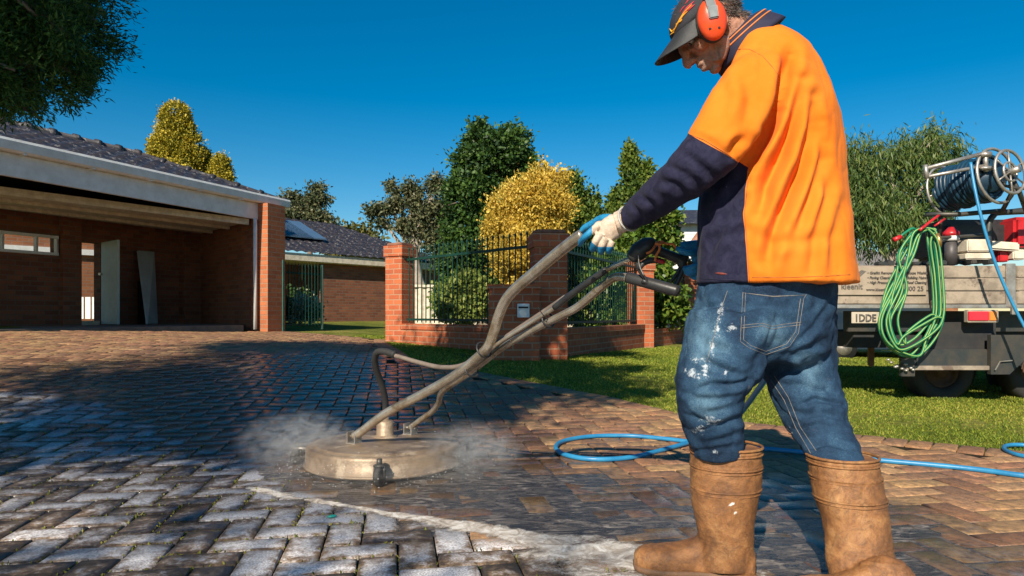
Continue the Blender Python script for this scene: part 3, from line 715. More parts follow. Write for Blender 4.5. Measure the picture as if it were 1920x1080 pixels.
def conifer(px0,Y,outline,seed):     # stacked blobs from an outline of (py, half width px)
    return [(px0+dx,py,hw,hw*.8) for (py,hw,dx) in outline]
tree('golden_conifer','tall rounded golden conifer rising behind the garage roof',19,[(331,222,26,26),(330,250,34,30),(318,280,36,30),(345,280,34,34),(330,305,44,30),(332,345,46,40)],60000,1500,.055,.055,.022,GOLD,r0=.2,shell=.90,up=.3,group=None,seed=3)
tree('golden_conifer','smallest golden conifer, a narrow pointed tip between two bigger ones',19.5,[(388,300,7,16),(385,322,14,20),(384,350,18,24)],11000,260,.045,.05,.02,GOLD,r0=.1,shell=.85,up=.3,seed=4)
tree('golden_conifer','short round topped golden conifer, rightmost of the three',19,[(414,305,14,14),(413,328,20,20),(412,355,24,26)],18000,500,.05,.05,.02,GOLD,r0=.12,shell=.9,up=.3,seed=5)
tree('gum_tree','loose dark gum tree right of the garage roof end',30,[(550,375,24,18),(590,370,22,20),(570,400,38,20),(605,410,24,16),(545,402,16,18),(585,425,44,18),(595,355,10,10)],9000,200,.13,.18,.045,GUM,r0=.18,droop=.5,seed=6,shell=.15)
tree('distant_tree','low olive coloured tree behind the solar panel roof, nearest the brick pillar',38,[(690,452,26,18),(668,458,24,18),(640,448,20,14),(655,470,36,18)],8000,120,.3,.28,.08,OLIV,r0=.2,seed=7,shell=.4)
tree('gum_tree','wide airy gum tree with bare forking limbs left of the dense green tree',22,[(705,395,22,16),(735,350,16,14),(735,385,26,18),(775,355,28,18),(815,350,26,18),(790,390,40,24),(825,395,30,30),(760,420,28,16),(715,415,16,10),(800,430,44,24),(830,460,40,30)],13000,300,.11,.14,.034,GUM,BARKP,r0=.22,basepx=800,droop=.5,seed=8,shell=.15)
tree('dense_tree','tallest dense dark green tree behind the left fence panel',16.5,[(902,262,28,26),(965,268,26,24),(932,290,52,30),(872,310,26,30),(985,310,20,28),(935,262,14,12),(925,340,66,44),(875,370,40,44),(985,350,24,34),(895,430,62,54),(870,480,46,50),(930,490,60,50),(900,550,70,50),(860,545,40,50)],70000,900,.10,.105,.034,DKG,r0=.24,seed=9,shell=.6)
tree('golden_shrub','big feathery golden yellow shrub above the corner pillar',13.2,[(1015,345,34,26),(985,370,36,32),(955,400,34,38),(1035,385,34,36),(990,430,56,42),(940,435,30,30),(1035,440,32,40),(980,480,62,40),(1000,530,62,40),(1045,330,14,18),(1010,335,12,14),(958,372,12,16),(925,420,14,16)],80000,420,.095,.065,.018,GOLD2,r0=.14,seed=10,shell=.55,up=.5)
tree('cypress','ragged green cypress just right of the golden shrub',15,[(1062,350,18,26),(1082,345,10,16),(1075,385,28,34),(1105,380,12,20),(1085,425,36,34),(1115,420,22,26),(1080,470,46,40),(1095,520,50,50),(1130,500,34,50)],42000,560,.075,.085,.028,CYP,r0=.15,seed=11,shell=.65,up=.5)
tree('cypress','small narrow cypress between two larger ones, its tip left of the raised sleeve',17,[(1157,365,6,14),(1155,385,12,18),(1152,410,18,22),(1148,440,22,30)],8000,150,.07,.1,.035,CYP,r0=.1,seed=12,shell=.6,up=.5)
tree('cypress','tall narrow cypress with two tips above the raised sleeve',15,[(1181,284,5,16),(1183,306,11,22),(1214,322,7,14),(1188,336,18,22),(1212,348,10,16),(1198,368,24,24),(1205,400,30,30),(1200,440,40,34)],30000,460,.06,.085,.028,CYP,r0=.15,seed=13,shell=.6,up=.5)
tree('garden_shrub','glossy green hedge shrub behind the second iron panel',14.3,[(1235,420,34,28),(1215,455,44,34),(1250,455,26,30),(1170,480,40,34),(1140,520,50,40),(1200,520,60,44),(1230,570,60,40),(1120,575,60,34)],30000,460,.09,.11,.05,leafmat('hedge_leaf',(.025,.07,.012),(.10,.17,.02),(.22,.26,.05),.2,.4,2),r0=.1,seed=14,shell=.6)
tree('garden_shrub','light green bush behind the left iron fence panel',13.5,[(870,545,30,30),(835,560,24,26),(900,560,28,30),(860,585,40,22)],14000,200,.07,.09,.035,leafmat('bush_leaf',(.06,.10,.02),(.20,.26,.05),(.35,.36,.1),.3,.5,2),r0=.05,seed=15,shell=.4)
tree('weeping_tree','weeping peppermint tree with hanging leaves behind the truck',12,[(1600,290,34,24),(1660,300,44,28),(1720,280,44,24),(1765,265,36,20),(1600,340,40,34),(1660,360,48,36),(1730,340,48,36),(1790,300,30,26),(1610,400,44,34),(1680,415,52,34),(1740,400,40,34),(1625,440,44,20),(1700,440,44,20),(1560,300,20,24)],26000,300,.11,.135,.011,WEEP,BARKP,r0=.12,basepx=1700,droop=1.3,seed=16,shell=.45,flat=1.5,outw=.25)
tree('pale_shrub','pale leaved shrub seen through the open gate',16.5,[(575,575,22,14),(565,590,14,10),(592,588,14,10)],1600,40,.08,.12,.03,leafmat('pale_leaf',(.10,.13,.07),(.32,.36,.22),(.5,.5,.36),.2,.5,2),r0=.03,seed=17,shell=.3,up=.6)['category']='shrub'
tree('dark_shrub','dark shrub at the foot of the open gate',17.5,[(545,580,16,24),(560,560,10,16)],1500,40,.10,.12,.035,DKG,r0=.03,seed=18,shell=.3)['category']='shrub'
# the big pine that leans in at top left and shades the drive
bl=[(P(60,40,3.7)+Vector((0,0,0)),(.36,.5,.34)),(P(120,60,3.6),(.24,.4,.20)),(P(60,130,3.7),(.30,.4,.16)),(P(0,150,3.6),(.3,.45,.2)),(P(-80,100,3.5),(.4,.5,.4)),(P(130,-40,3.8),(.24,.4,.26)),(P(0,0,3.9),(.45,.6,.4)),(P(-150,-60,3.6),(.7,.7,.6))]
shade=[((-4.9,-3.8,5.0),(.85,.6,.35)),((-4.0,-3.5,5.0),(.7,.6,.35)),((-3.3,-2.6,5.0),(.8,.7,.35)),((-2.4,-1.9,5.0),(.8,.6,.35)),((-1.5,-1.1,5.0),(.6,.7,.35)),((-1.8,-.1,5.1),(.8,.9,.4)),((-2.5,.8,5.1),(1.0,.9,.45)),((-3.5,1.7,5.2),(1.1,.9,.5)),((-4.6,2.2,5.2),(1.1,.8,.5)),((-5.7,1.3,5.2),(.8,.8,.4)),((-5.9,-1.6,5.1),(.8,.8,.4)),((-2.0,3.7,5.1),(.9,.8,.4)),((-1.5,2.4,5.1),(.8,.8,.4)),((-2.7,3.2,5.2),(.8,.8,.4)),((-1.2,3.0,5.0),(.55,.6,.35)),((-.95,2.4,5.0),(.5,.5,.3)),((-5.2,-2.5,5.1),(1.2,1.0,.45)),((-3.9,-1.4,5.2),(1.3,1.1,.5)),((-4.8,.2,5.4),(1.3,1.3,.6)),((-2.9,-.5,5.3),(1.1,1.1,.5)),((-3.7,.4,5.8),(1.2,1.1,.5))]
shade=[((c[0]-.28,c[1]+.75,c[2]),r) for c,r in shade]
t_=thing('pine_tree','big dark pine whose feathery branches lean in at the top left corner','tree',(-5.0,.6,g(-5.0,.6)))
limbs((-5.0,.6,g(-5.0,.6)),bl[:4]+shade,.24,BARK,t_,seed=4)
c1=foliage('crown',[(b[0],b[1]) for b in bl],110000,1100,.042,.040,.0045,PINE,t_,seed=21,shell=.35,outw=.9,up=-.1)
foliage('crown',shade,46000,900,.15,.17,.026,PINE,t_,seed=22,shell=.3,outw=.6)
# sparse street tree behind the camera: dapples the foreground
t_=thing('street_tree','thin leaved tree standing behind the viewpoint','tree',(-4.8,-4.8,0))
sp=[((-5.1,-5.2,4.9),(.9,.7,.4)),((-4.1,-5.7,5.0),(.8,.6,.4)),((-3.2,-6.1,5.1),(.7,.35,.3)),((-2.5,-6.2,5.1),(.5,.25,.2)),((-6.2,-5.0,5.0),(1.0,.9,.5)),((-5.2,-6.4,5.2),(1.0,.6,.4))]
sp=[((c[0]-.28,c[1]+.75,c[2]),r) for c,r in sp]
limbs((-4.8,-4.8,0),sp,.16,BARK,t_,seed=5)
foliage('crown',sp,1250,90,.13,.14,.024,GUM,t_,seed=23,shell=.2,droop=.6)
# ================================================================ WORK TRUCK, REEL, HOSES ON THE TRAY
YT=6.2
def Q(px,py,dy=0): return P(px,py,YT+dy)
BRD=M('weathered_board',(.34,.275,.21),.75,(.21,.17,.13),7,.25,50,c3=(.14,.10,.075),s3=5,sharp=.4)
BLK=M('black_rubber',(.018,.018,.02),.7,(.03,.028,.026),10,.2,80); BLKP=M('black_plastic',(.02,.02,.022),.42,(.035,.035,.035),12,.1,100)
DSTL=M('dark_steel',(.05,.06,.062),.5,(.10,.085,.07),8,.2,60,metal=.5); GALV=M('galvanised',(.50,.48,.45),.45,(.33,.29,.25),12,.15,60,metal=.7)
RUST=M('rusty_hub',(.12,.06,.035),.8,(.05,.03,.02),14,.3,60); RED=M('red_plastic',(.55,.02,.025),.35,(.35,.015,.02),9)
tr_=thing('work_truck','flatbed work truck with weathered dropside tray parked on the lawn','truck',(5.2,YT+.8,0))
def px_box(name,x0,y0,x1,y1,dy,th,m,par,bev=.004):
    a,b=Q(x0,y0,dy),Q(x1,y1,dy); c=(a+b)/2; return MB().box((c.x,c.y+th/2,c.z),(abs(b.x-a.x),th,abs(a.z-b.z)),None,bev).build(name,m,par)
for k,(y0,y1) in enumerate(((498,521),(522.5,545),(546.5,570))):
    px_box('side_board',1566,y0,1886,y1,0,.035,BRD,tr_,.006); px_box('side_board',1906,y0,2330,y1,0,.035,BRD,tr_,.006)
px_box('tray_rail',1560,571,2330,578,-.015,.08,GALV,tr_)
px_box('tray_post',1887,494,1905,576,-.02,.06,GALV,tr_)
px_box('tray_floor',1570,566,2330,572,.04,1.75,DSTL,tr_)
px_box('chassis_rail',1590,583,2330,622,.25,.1,DSTL,tr_); px_box('chassis_rail',1590,583,2330,622,1.3,.1,DSTL,tr_)
px_box('front_board',2290,420,2330,570,.05,1.7,BRD,tr_); px_box('far_side_board',1566,500,2330,570,1.75,.035,BRD,tr_)
px_box('tail_board',1562,500,1567,570,.0,1.78,BRD,tr_)
px_box('underbody',1600,622,2330,652,.3,1.2,BLK,tr_)
MB().box(Q(1790,630,.45),(.62,.3,.22),None,.02).build('tool_box',DSTL,tr_)
px_box('cross_beam',1716,655,1868,690,.02,.16,DSTL,tr_,.012)
px_box('rear_panel',1740,604,1868,656,.10,.03,BLK,tr_)
px_box('beam_edge',1700,686,1868,694,-.01,.2,BRD,tr_,.003)
mb=MB().prism([Q(1858,628,-.03),Q(1930,628,-.03),Q(1990,650,-.03),Q(1990,672,-.03),Q(1925,672,-.03),Q(1893,702,-.03),Q(1858,702,-.03)][::-1],(0,.05,0)); mb.build('mudguard_bracket',DSTL,tr_)
MB().tube([Q(1866,694,-.05),Q(1875,678,-.05),Q(1898,676,-.05)],.006,6).build('bracket_stay',GALV,tr_)
px_box('hitch_plate',1690,672,1716,706,.0,.04,DSTL,tr_)
hb=MB(); 
for i in range(9): p=Q(1668+i*5.5+rnd.uniform(-3,3),678+rnd.uniform(-6,10)+i*1.2,-.03); hb.ell(p,(.018,.018,.012),seg=8,rings=6)
hb.build('hitch_chain',GALV,tr_,True)
for k in range(3): px_box('tray_latch',1748+k*0+k*150,563,1757+k*150,590,-.045,.03,GALV,tr_)
lt=px_box('tail_light',1815,581,1873,605,-.05,.06,M('light_housing',(.42,.36,.28),.5),tr_,.006)
m,t,b=newmat('red_lens'); b.inputs['Base Color'].default_value=(.62,.03,.05,1); b.inputs['Roughness'].default_value=.2; REDL=m
m,t,b=newmat('amber_lens'); b.inputs['Base Color'].default_value=(.75,.22,.04,1); b.inputs['Roughness'].default_value=.2
px_box('red_lens',1817,584,1855,601,-.062,.02,REDL,lt); px_box('amber_lens',1856,584,1870,601,-.062,.02,m,lt)
px_box('side_marker',1548,562,1562,580,-.01,.04,REDL,tr_)
def wheel(name,px,py,rpx,dy,par):
    c=Q(px,py,dy); r=rpx*(YT+dy)/F
    mb=MB(); prof=[(.55,.05),(.62,.0),(.92,.0),(1.0,.035),(1.0,.19),(.93,.225),(.6,.225)]; rings=[]
    for a in range(40):
        A=2*PI*a/40; q=1+(.012 if a%2 else 0); rings.append([c+Vector((math.cos(A)*r*k*(q if k>.95 else 1),d,math.sin(A)*r*k*(q if k>.95 else 1))) for k,d in prof])
    n=len(prof); v=[p for x in rings for p in x]; f=[]
    for a in range(40):
        for j in range(n-1): i0=a*n+j;i1=((a+1)%40)*n+j; f.append((i0,i0+1,i1+1,i1))
    w_=thing(name,None,None,c) if False else None
    o=mk('wheel',v,f,BLK,par,True)
    hb=MB(); pr=[(0,.03),(.2,.02),(.22,.05),(.46,.075),(.5,.03),(.57,.04),(.57,.2)]; rg=[[c+Vector((math.cos(2*PI*a/28)*r*k,d,math.sin(2*PI*a/28)*r*k)) for a in range(28)] for k,d in pr]
    hb.loft(rg,False); hb.build('rim',RUST,o,True)
    for i in range(6): 
        A=i*PI/3; 
        if i==0: nb=MB().tube([c+Vector((math.cos(A)*r*.33,.04,math.sin(A)*r*.33)),c+Vector((math.cos(A)*r*.33,.075,math.sin(A)*r*.33))],.012,6); nb_=nb.build('wheel_nut',DSTL,o)
wheel('w',1770,694,60,.42,tr_); wheel('w',1952,696,60,.42,tr_); wheel('w',1770,686,66,1.35,tr_); wheel('w',1935,690,66,1.35,tr_)
mb=MB().tube([Q(1770,686,.25),Q(1770,686,1.3)],.04,8); mb.build('axle',DSTL,tr_); MB().tube([Q(1935,690,.25),Q(1935,690,1.3)],.04,8).build('axle',DSTL,tr_)
# signwritten board and number plate
def text(name,s,px,py,hpx,dy,m,par,sx=1,rot=0,shear=0,bold=.0,align='LEFT'):
    cu=bpy.data.curves.new('t','FONT'); cu.body=s; cu.size=1; cu.extrude=.004; cu.offset=bold; cu.shear=shear; cu.align_x=align; cu.resolution_u=2
    o=bpy.data.objects.new('t',cu); COL.objects.link(o); dg=bpy.context.evaluated_depsgraph_get(); dg.update(); me=bpy.data.meshes.new_from_object(o.evaluated_get(dg))
    h=hpx*(YT+dy)/F/.7; base=Q(px,py,dy); V=[]; c_,s_=math.cos(rot),math.sin(rot)
    for v in me.vertices:
        x,y,z=v.co.x*h*sx,v.co.y*h,v.co.z; V.append(base+Vector((x*c_-y*s_,-z,x*s_+y*c_)))
    F_=[tuple(p.vertices) for p in me.polygons]; bpy.data.objects.remove(o); bpy.data.curves.remove(cu); bpy.data.meshes.remove(me)
    return mk(name,V,F_,m,par)
sb=px_box('sign_board',1572,500,1737,553,-.02,.012,M('dusty_sign',(.37,.30,.225),.7,(.29,.235,.175),6,c3=(.30,.24,.18),s3=7),tr_,.002)
INK=M('sign_ink',(.05,.045,.045),.7,(.14,.12,.10),25); INKG=M('sign_grey_ink',(.15,.135,.12),.7)
text('lettering','kleenit',1577,542,11,-.024,INKG,sb,.95)
for y,s,s2 in ((514,'Graffiti Removal','House Washing'),(523,'Paving Cleaning','Building Maint.'),(532,'High Pressure','Roof Cleaning')):
    text('lettering','• '+s,1626,y,5,-.024,INK,sb,.95,shear=.2); text('lettering','• '+s2,1696,y,5,-.024,INK,sb,.9,shear=.2)
text('lettering','www.kleenit.com.au',1624,545.5,5.5,-.024,INK,sb,.95); text('lettering','1800 25',1692,545.5,9,-.024,INK,sb,.95)
lg=MB()
for k in range(3): lg.prism([Q(1598+k*5,520,-.024),Q(1600+k*5,521,-.024),Q(1618+k*3,506+k,-.024),Q(1614+k*3,507+k,-.024)],(0,-.002,0))
lg.build('logo_strokes',INKG,sb)
np_=px_box('number_plate',1597,585,1650,606,-.05,.01,M('plate',(.55,.47,.36),.5,(.42,.36,.28),8),tr_,.002)
text('plate_characters','1DDE',1602,602.5,13.5,-.056,INK,np_,.85,bold=.02)
# loads on the tray
eng=thing('pump_engine','red engine driven water pump with black frame on the truck tray','pump',Q(1900,500,.7))
MB().box((Q(1935,438,.7)),(.56,.3,.30),None,.03).build('engine_cover',RED,eng); MB().box(Q(1990,450,.55),(.2,.3,.3),None,.02).build('cooling_cowl',BLKP,eng)
MB().box(Q(1872,462,.45),(.34,.12,.085),Matrix.Rotation(R(4),3,'Y'),.015).build('air_filter_box',CRM,eng)
MB().box(Q(1905,478,.45),(.12,.1,.1),None,.012).build('coil_box',CRM,eng); MB().box(Q(1877,480,.5),(.10,.08,.12),None,.01).build('red_valve',RED,eng)
MB().tube([Q(1856,495,.3),Q(1853,430,.3),Q(1862,405,.3),Q(1885,398,.3),Q(2010,396,.3),Q(2030,410,.3),Q(2034,495,.3)],.028,10,4).build('frame',DSTL,eng,True)
MB().tube([Q(1856,495,.9),Q(1853,430,.9),Q(1862,405,.9),Q(1885,398,.9),Q(2010,396,.9),Q(2034,495,.9)],.028,10,4).build('frame',DSTL,eng,True)
MB().tube([Q(1745,447,.3),Q(1850,440,.3)],.015,8).build('crossbar',DSTL,eng)
fe=thing('fire_extinguisher','small red and white canister standing on the tray behind the green hose','canister',Q(1783,497,.35))
MB().tube([Q(1783,497,.35),Q(1783,452,.35)],.055,16).build('body',M('can_dark',(.08,.07,.07),.5),fe,True); MB().tube([Q(1783,451.8,.35),Q(1783,443,.35)],.072,16).build('band',WHT,fe,True)
MB().tube([Q(1783,442.8,.35),Q(1783,436,.35),Q(1783,430,.35),Q(1783,424,.35)],[.075,.072,.04,.018],16).build('cap',RED,fe,True)
tb=thing('water_tank','dark water tank sitting low on the tray under the reel','tank',Q(1820,500,.8)); MB().box(Q(1805,455,1.0),(.75,.6,.42),None,.06).build('shell',BLKP,tb); MB().tube([Q(1840,432,.9),Q(1840,420,.9)],.07,14).build('lid',DSTL,tb)
bx=thing('battery_box','beige battery box on the tray beside the pump','box',Q(1825,497,.3)); MB().box(Q(1824,482,.35),(.26,.2,.06),None,.01).build('case',CRM,bx); MB().box(Q(1824,462,.35),(.22,.18,.12),None,.012).build('lid',CRM,bx)
cl=MB()
for i in range(10): cl.box(Q(1650+i*22+rnd.uniform(-6,6),494+rnd.uniform(-3,2),.15+rnd.uniform(0,.4)),(rnd.uniform(.05,.12),.1,rnd.uniform(.03,.06)),Matrix.Rotation(rnd.uniform(-.4,.4),3,'Y'),.008)
tag(cl.build('tool_bundle',DSTL),'dark bundle of fittings lying along the tray edge behind the sign','tools')
# hose reel
rl=thing('hose_reel','big steel hose reel wound with dark blue hose above the truck tray','hose reel',Q(1850,420,.2))
E0=P(1772,358,6.62); E1=P(1894,322,6.05); axd=(E1-E0).normalized(); u_=axd.cross(Vector((0,0,1))).normalized(); w2=axd.cross(u_)
def ring(mb,c,r,mr,seg=40,ms=8): return mb.tube([c+(u_*math.cos(2*PI*i/seg)+w2*math.sin(2*PI*i/seg))*r for i in range(seg+1)],mr,ms,cap=False)
fl1=MB(); ring(fl1,E0,.24,.012); 
for i in range(6): A=i*PI/3+.3; fl1.tube([E0,E0+(u_*math.cos(A)+w2*math.sin(A))*.225],.008,6)
fl1.build('flange',GALV,rl,True)
fl2=MB(); ring(fl2,E1,.195,.014); ring(fl2,E1,.085,.011)
for i in range(6): A=i*PI/3+.5; fl2.tube([E1,E1+(u_*math.cos(A)+w2*math.sin(A))*.195],.008,6)
fl2.tube([E1-axd*.05,E1+axd*.08],.03,12); fl2.build('flange_wheel',GALV,rl,True)
c2_=E1-axd*.12; fl3=MB(); ring(fl3,c2_,.25,.014); fl3.build('flange',GALV,rl,True)
hz=MB(); L=(c2_-E0).length
for lay,rr_ in ((0,.155),(1,.195)):
    k=13
    pts=[E0+axd*(.04+(L-.08)*i/(k*20))+(u_*math.cos(2*PI*i/20)+w2*math.sin(2*PI*i/20))*(rr_+.012*math.sin(i*.37+lay)) for i in range(k*20+1)]
    hz.tube(pts,.019,7,cap=True)
hz.tube([E0,c2_],.14,20); hz.build('wound_hose',M('blue_hose_dark',(.008,.03,.06),.4,(.012,.05,.09),9),rl,True)
ar=MB(); ar.tube([Q(1736,316,-.1),Q(1838,289,-.1)],.018,8); ar.tube([Q(1736,332,-.1),Q(1845,311,-.1)],.016,8); ar.tube([Q(1735,309,-.1),Q(1738,335,-.1)],.02,8)
ar.build('guide_arm',GALV,rl,True)
gb=MB(); gb.box(Q(1848,290,-.1),(.09,.06,.05),None,.008); gb.tube([Q(1847,285,-.1),Q(1849,322,-.1)],.022,10); gb.box(Q(1848,316,-.1),(.10,.07,.035),None,.008); gb.build('guide_bracket',GALV,rl,True)
st=MB(); st.tube([Q(1858,316,-.05),Q(1872,338,-.08),Q(1900,352,-.1),Q(1990,356,-.1)],.014,8,3); st.tube([Q(1893,326,-.08),Q(1898,360,-.1),Q(1878,398,.1)],.02,8); st.tube([Q(1893,326,-.08),Q(1912,362,-.1),Q(1925,398,.1)],.02,8)
st.tube([Q(1768,360,.45),Q(1764,400,.4),Q(1762,440,.4)],.018,8); st.tube([Q(1735,402,.3),Q(1800,402,.2),Q(1880,395,.2)],.022,8); st.build('support_frame',DSTL,rl,True)
# green hose coil hung over the side board
GH=M('green_hose',(.012,.16,.085),.38,(.02,.24,.12),12); GS=M('hose_stripe',(.42,.55,.12),.45)
gh_=thing('garden_hose','coil of striped green hose hanging over the side of the truck tray','hose',Q(1715,670,-.12)); hg=MB();hs2=MB(); rr=random.Random(11)
pts=[]
for i in range(9):
    l=rr.uniform(1648,1690) if i%3 else 1648+rr.uniform(0,6); r_=rr.uniform(1745,1770); bt=rr.uniform(600,672) if i%3 else 668; bxm=rr.uniform(1695,1722); dy=-.07-.013*i
    tp=1735+rr.uniform(-8,14)
    pts+=[Q(tp-18,437+rr.uniform(-3,4),dy),Q(tp-40-rr.uniform(-12,14),480,dy-.01),Q(l+rr.uniform(8,30),540,dy-.02),Q(l,600,dy-.02),Q(l+14,645,dy-.02),Q(bxm,bt,dy-.025),Q(r_-18,bt-32,dy-.02),Q(r_,590,dy-.02),Q(r_-2,520,dy-.01),Q(r_-10,455,dy),Q(tp+8,430,dy)]
hg.tube(pts,.0115,8,6)
pp=[p+Vector((-.004,-.0098,.002)) for p in pts]; hs2.tube(pp,.0034,5,6)
hg.tube([pts[0],Q(1712,428,-.1),Q(1695,438,-.12),Q(1688,444,-.12)],.0115,8,4)
hgo=hg.build('coils',GH,gh_,True); hs2.build('stripe',GS,hgo,True)
MB().tube([Q(1689,444,-.12),Q(1676,450,-.13)],.021,10).build('tap_fitting',RED,gh_,True)
MB().tube([Q(1724,432,-.2),Q(1745,415,-.17),Q(1760,404,-.12)],[.014,.012,.012],8,3).build('hook_grip',RED,gh_,True); MB().tube([Q(1752,424,-.1),Q(1772,410,-.1)],.009,8).build('hook_grip',RED,gh_,True)
MB().tube([Q(1757,438,-.16),Q(1761,452,-.17),Q(1762,464,-.17)],[.02,.024,.015],10).build('brass_nozzle',M('brass',(.55,.33,.12),.35,(.4,.22,.08),12,metal=.8),gh_,True)
# timber stake and a dark car parked beyond
stk=MB().prism([P(1630,596,6.9),P(1641,598,6.9),P(1639,686,6.9),P(1634,688,6.9),P(1629,684,6.9)],(0,.03,0)); tag(stk.build('timber_stake',M('stake_wood',(.26,.13,.08),.8,(.17,.09,.06),12,.3)),'short brown timber stake under the number plate','stake')
cr=thing('parked_car','dark blue car parked on the verge behind the truck, mostly hidden','car',P(1560,672,11.5))
def C_(px,py,d=0): return P(px,py,11.5+d)
o_=[(1430,655),(1425,610),(1440,590),(1500,580),(1540,540),(1600,528),(1700,530),(1745,575),(1790,590),(1795,655)]
mb=MB(); mb.prism([C_(*q) for q in o_],(0,1.7,0)); CARP=M('car_paint',(.012,.025,.045),.22,(.015,.03,.05),3,coat=.6)
mb.build('body',CARP,cr); px_=MB().box(C_(1600,635,-.05),(1.9,.14,.14),None,.05); px_.build('bumper',BLKP,cr)
MB().prism([C_(1548,575,-.01),C_(1560,545,-.01),C_(1690,540,-.01),C_(1712,575,-.01)],(0,.02,0)).build('window',M('car_glass',(.02,.03,.04),.05),cr)
for px in (1583,1745):
    c=C_(px,652,-.02); rg=MB().tube([c,c+Vector((0,.2,0))],.22,24); w_=rg.build('wheel',BLK,cr,True); MB().tube([c-Vector((0,.01,0)),c+Vector((0,.05,0))],.13,16).build('rim',GALV,w_,True)
# ================================================================ SURFACE CLEANER, SPRAY GUN, HOSES
DC=Vector((-.662,3.54,0)); DR=.39
sc_=thing('surface_cleaner','round mud stained steel pressure surface cleaner steaming on the pavers','surface cleaner',DC)
MUD=M('mud_stained_steel',(.27,.195,.13),.5,(.13,.09,.06),5,.6,50,metal=.22,c3=(.36,.28,.20),s3=7,sharp=.5)
def lathe(c,prof,seg=64):
    mb=MB(); rg=[[Vector((c[0]+math.cos(2*PI*a/seg)*r,c[1]+math.sin(2*PI*a/seg)*r,c[2]+z)) for a in range(seg)] for r,z in prof]; mb.loft(rg,True); return mb
lathe(DC,[(.396,.016),(.402,.020),(.402,.027),(.396,.030),(.393,.031),(.392,.100),(.390,.110),(.384,.115),(.376,.117),(.350,.118),(.346,.123),(.335,.125),(.15,.127),(.05,.128)]).build('deck',MUD,sc_,True)
sk=MB(); rg=[[Vector((DC.x+math.cos(2*PI*a/96)*r*(1+.012*math.sin(a*2.9)),DC.y+math.sin(2*PI*a/96)*r*(1+.012*math.sin(a*2.9)),z+(.004*math.sin(a*5.3) if z<.01 else 0))) for a in range(96)] for r,z in ((.36,.03),(.375,.022),(.372,.002))]
sk.loft(rg,False).build('brush_skirt',BLK,sc_,True)
hc=(P(722,818,3.66).x,3.66,.120); hub=lathe(hc,[(.066,.0),(.066,.010),(.05,.014),(.046,.018),(.046,.085),(.040,.094),(.02,.096),(.018,.13)],28).build('swivel_hub',MUD,sc_,True)
def clevis(px,py,Y):
    c=P(px,py,Y); mb=MB(); rt=Matrix.Rotation(R(-28),3,'Z')
    for s in (-1,1): mb.box(c+rt@Vector((s*.024,0,-.005)),(.006,.055,.06),rt,.002)
    mb.box(c+rt@Vector((0,0,-.034)),(.06,.065,.008),rt,.002); mb.tube([c-rt@Vector((.036,0,0)),c+rt@Vector((.036,0,0))],.006,8)
    mb.box(c+rt@Vector((0,.02,-.05)),(.03,.03,.04),rt)
    o=mb.build('pivot_bracket',GALV,sc_); 
clevis(664,818,3.48); clevis(769,802,3.74)
def BT(name,pts,r,m,par,seg=14,sm=6): return MB().tube([P(*p) for p in pts],r,seg,sm).build(name,m,par,True)
ub=BT('upper_handle_bar',[(664,818,3.48),(682,806,3.44),(705,788,3.38),(732,770,3.32),(790,740,3.17),(850,706,3.03),(893,673,2.93),(915,650,2.86),(926,622,2.83),(934,595,2.80),(947,565,2.75),(967,541,2.69),(1000,513,2.6),(1045,475,2.49),(1080,448,2.40),(1093,440,2.375)],.0215,STEEL,sc_,16)
lb=BT('lower_handle_bar',[(769,802,3.74),(790,786,3.68),(810,772,3.62),(822,756,3.54),(826,740,3.44),(838,727,3.32),(870,706,3.1),(905,680,2.98),(940,653,2.88),(1000,618,2.74),(1060,588,2.6),(1085,574,2.55),(1115,549,2.48),(1140,528,2.42),(1158,519,2.39),(1180,521,2.36)],.0150,STEEL,sc_,14)
MB().tube([P(1176,520,2.365),P(1180,521,2.36),P(1268,545,2.27),P(1273,546,2.265)],[.017,.0195,.0195,.017],18).build('foam_grip',BLKP,sc_,True)
MB().tube([P(1273.2,546.2,2.264),P(1271,545.6,2.266)],.012,14).build('grip_hole',DARK,sc_,True)
BT('spray_lance',[(905,668,2.9),(940,640,2.82),(990,608,2.72),(1035,580,2.62),(1075,550,2.53),(1110,523,2.46)],.0085,STEEL,sc_,10)
BT('lance_sleeve',[(1040,577,2.61),(1075,549,2.53),(1128,512,2.43),(1135,507,2.42)],.0125,BLKP,sc_,12)
BT('lance_end',[(1135,507,2.42),(1160,495,2.385),(1188,483,2.35)],.0095,STEEL,sc_,10)
tm=MB()
for (x,y,Y,dx,dy,r) in ((907,650+6,2.9,20,-17,.036),(884,693,2.98,20,-15,.035),(1028,600,2.68,20,-12,.03)):
    c=P(x,y,Y); d=(P(x+dx,y+dy,Y-.05)-c).normalized(); u=d.orthogonal().normalized(); w3=d.cross(u)
    tm=MB().tube([c+(u*math.cos(a*PI/10)+w3*math.sin(a*PI/10))*r for a in range(21)],.0042,6,cap=False); tm.build('cable_tie',BLKP,sc_,True)
MB().tube([P(1028,600,2.66),P(1018,590,2.62),P(1008,576,2.6)],[.003,.002,.0015],5).build('tie_tail',BLKP,sc_)
BT('swivel_hose',[(722,795,3.68),(723,770,3.68),(722,748,3.66),(716,722,3.62),(707,698,3.58),(703,675,3.54),(708,660,3.5),(725,660,3.46),(740,665,3.42)],.0175,BLK,sc_,12)
BT('hose_coupling',[(722,797,3.68),(722.5,775,3.68)],.021,GALV,sc_,12,2)
BT('feed_hose',[(722,664,3.47),(745,668,3.42),(790,681,3.32),(830,689,3.2),(870,684,3.08),(915,655,2.94),(960,625,2.84),(1010,592,2.71),(1060,558,2.58)],.0115,M('grey_hose',(.20,.16,.13),.6,(.13,.1,.08),14,.2),sc_,10)
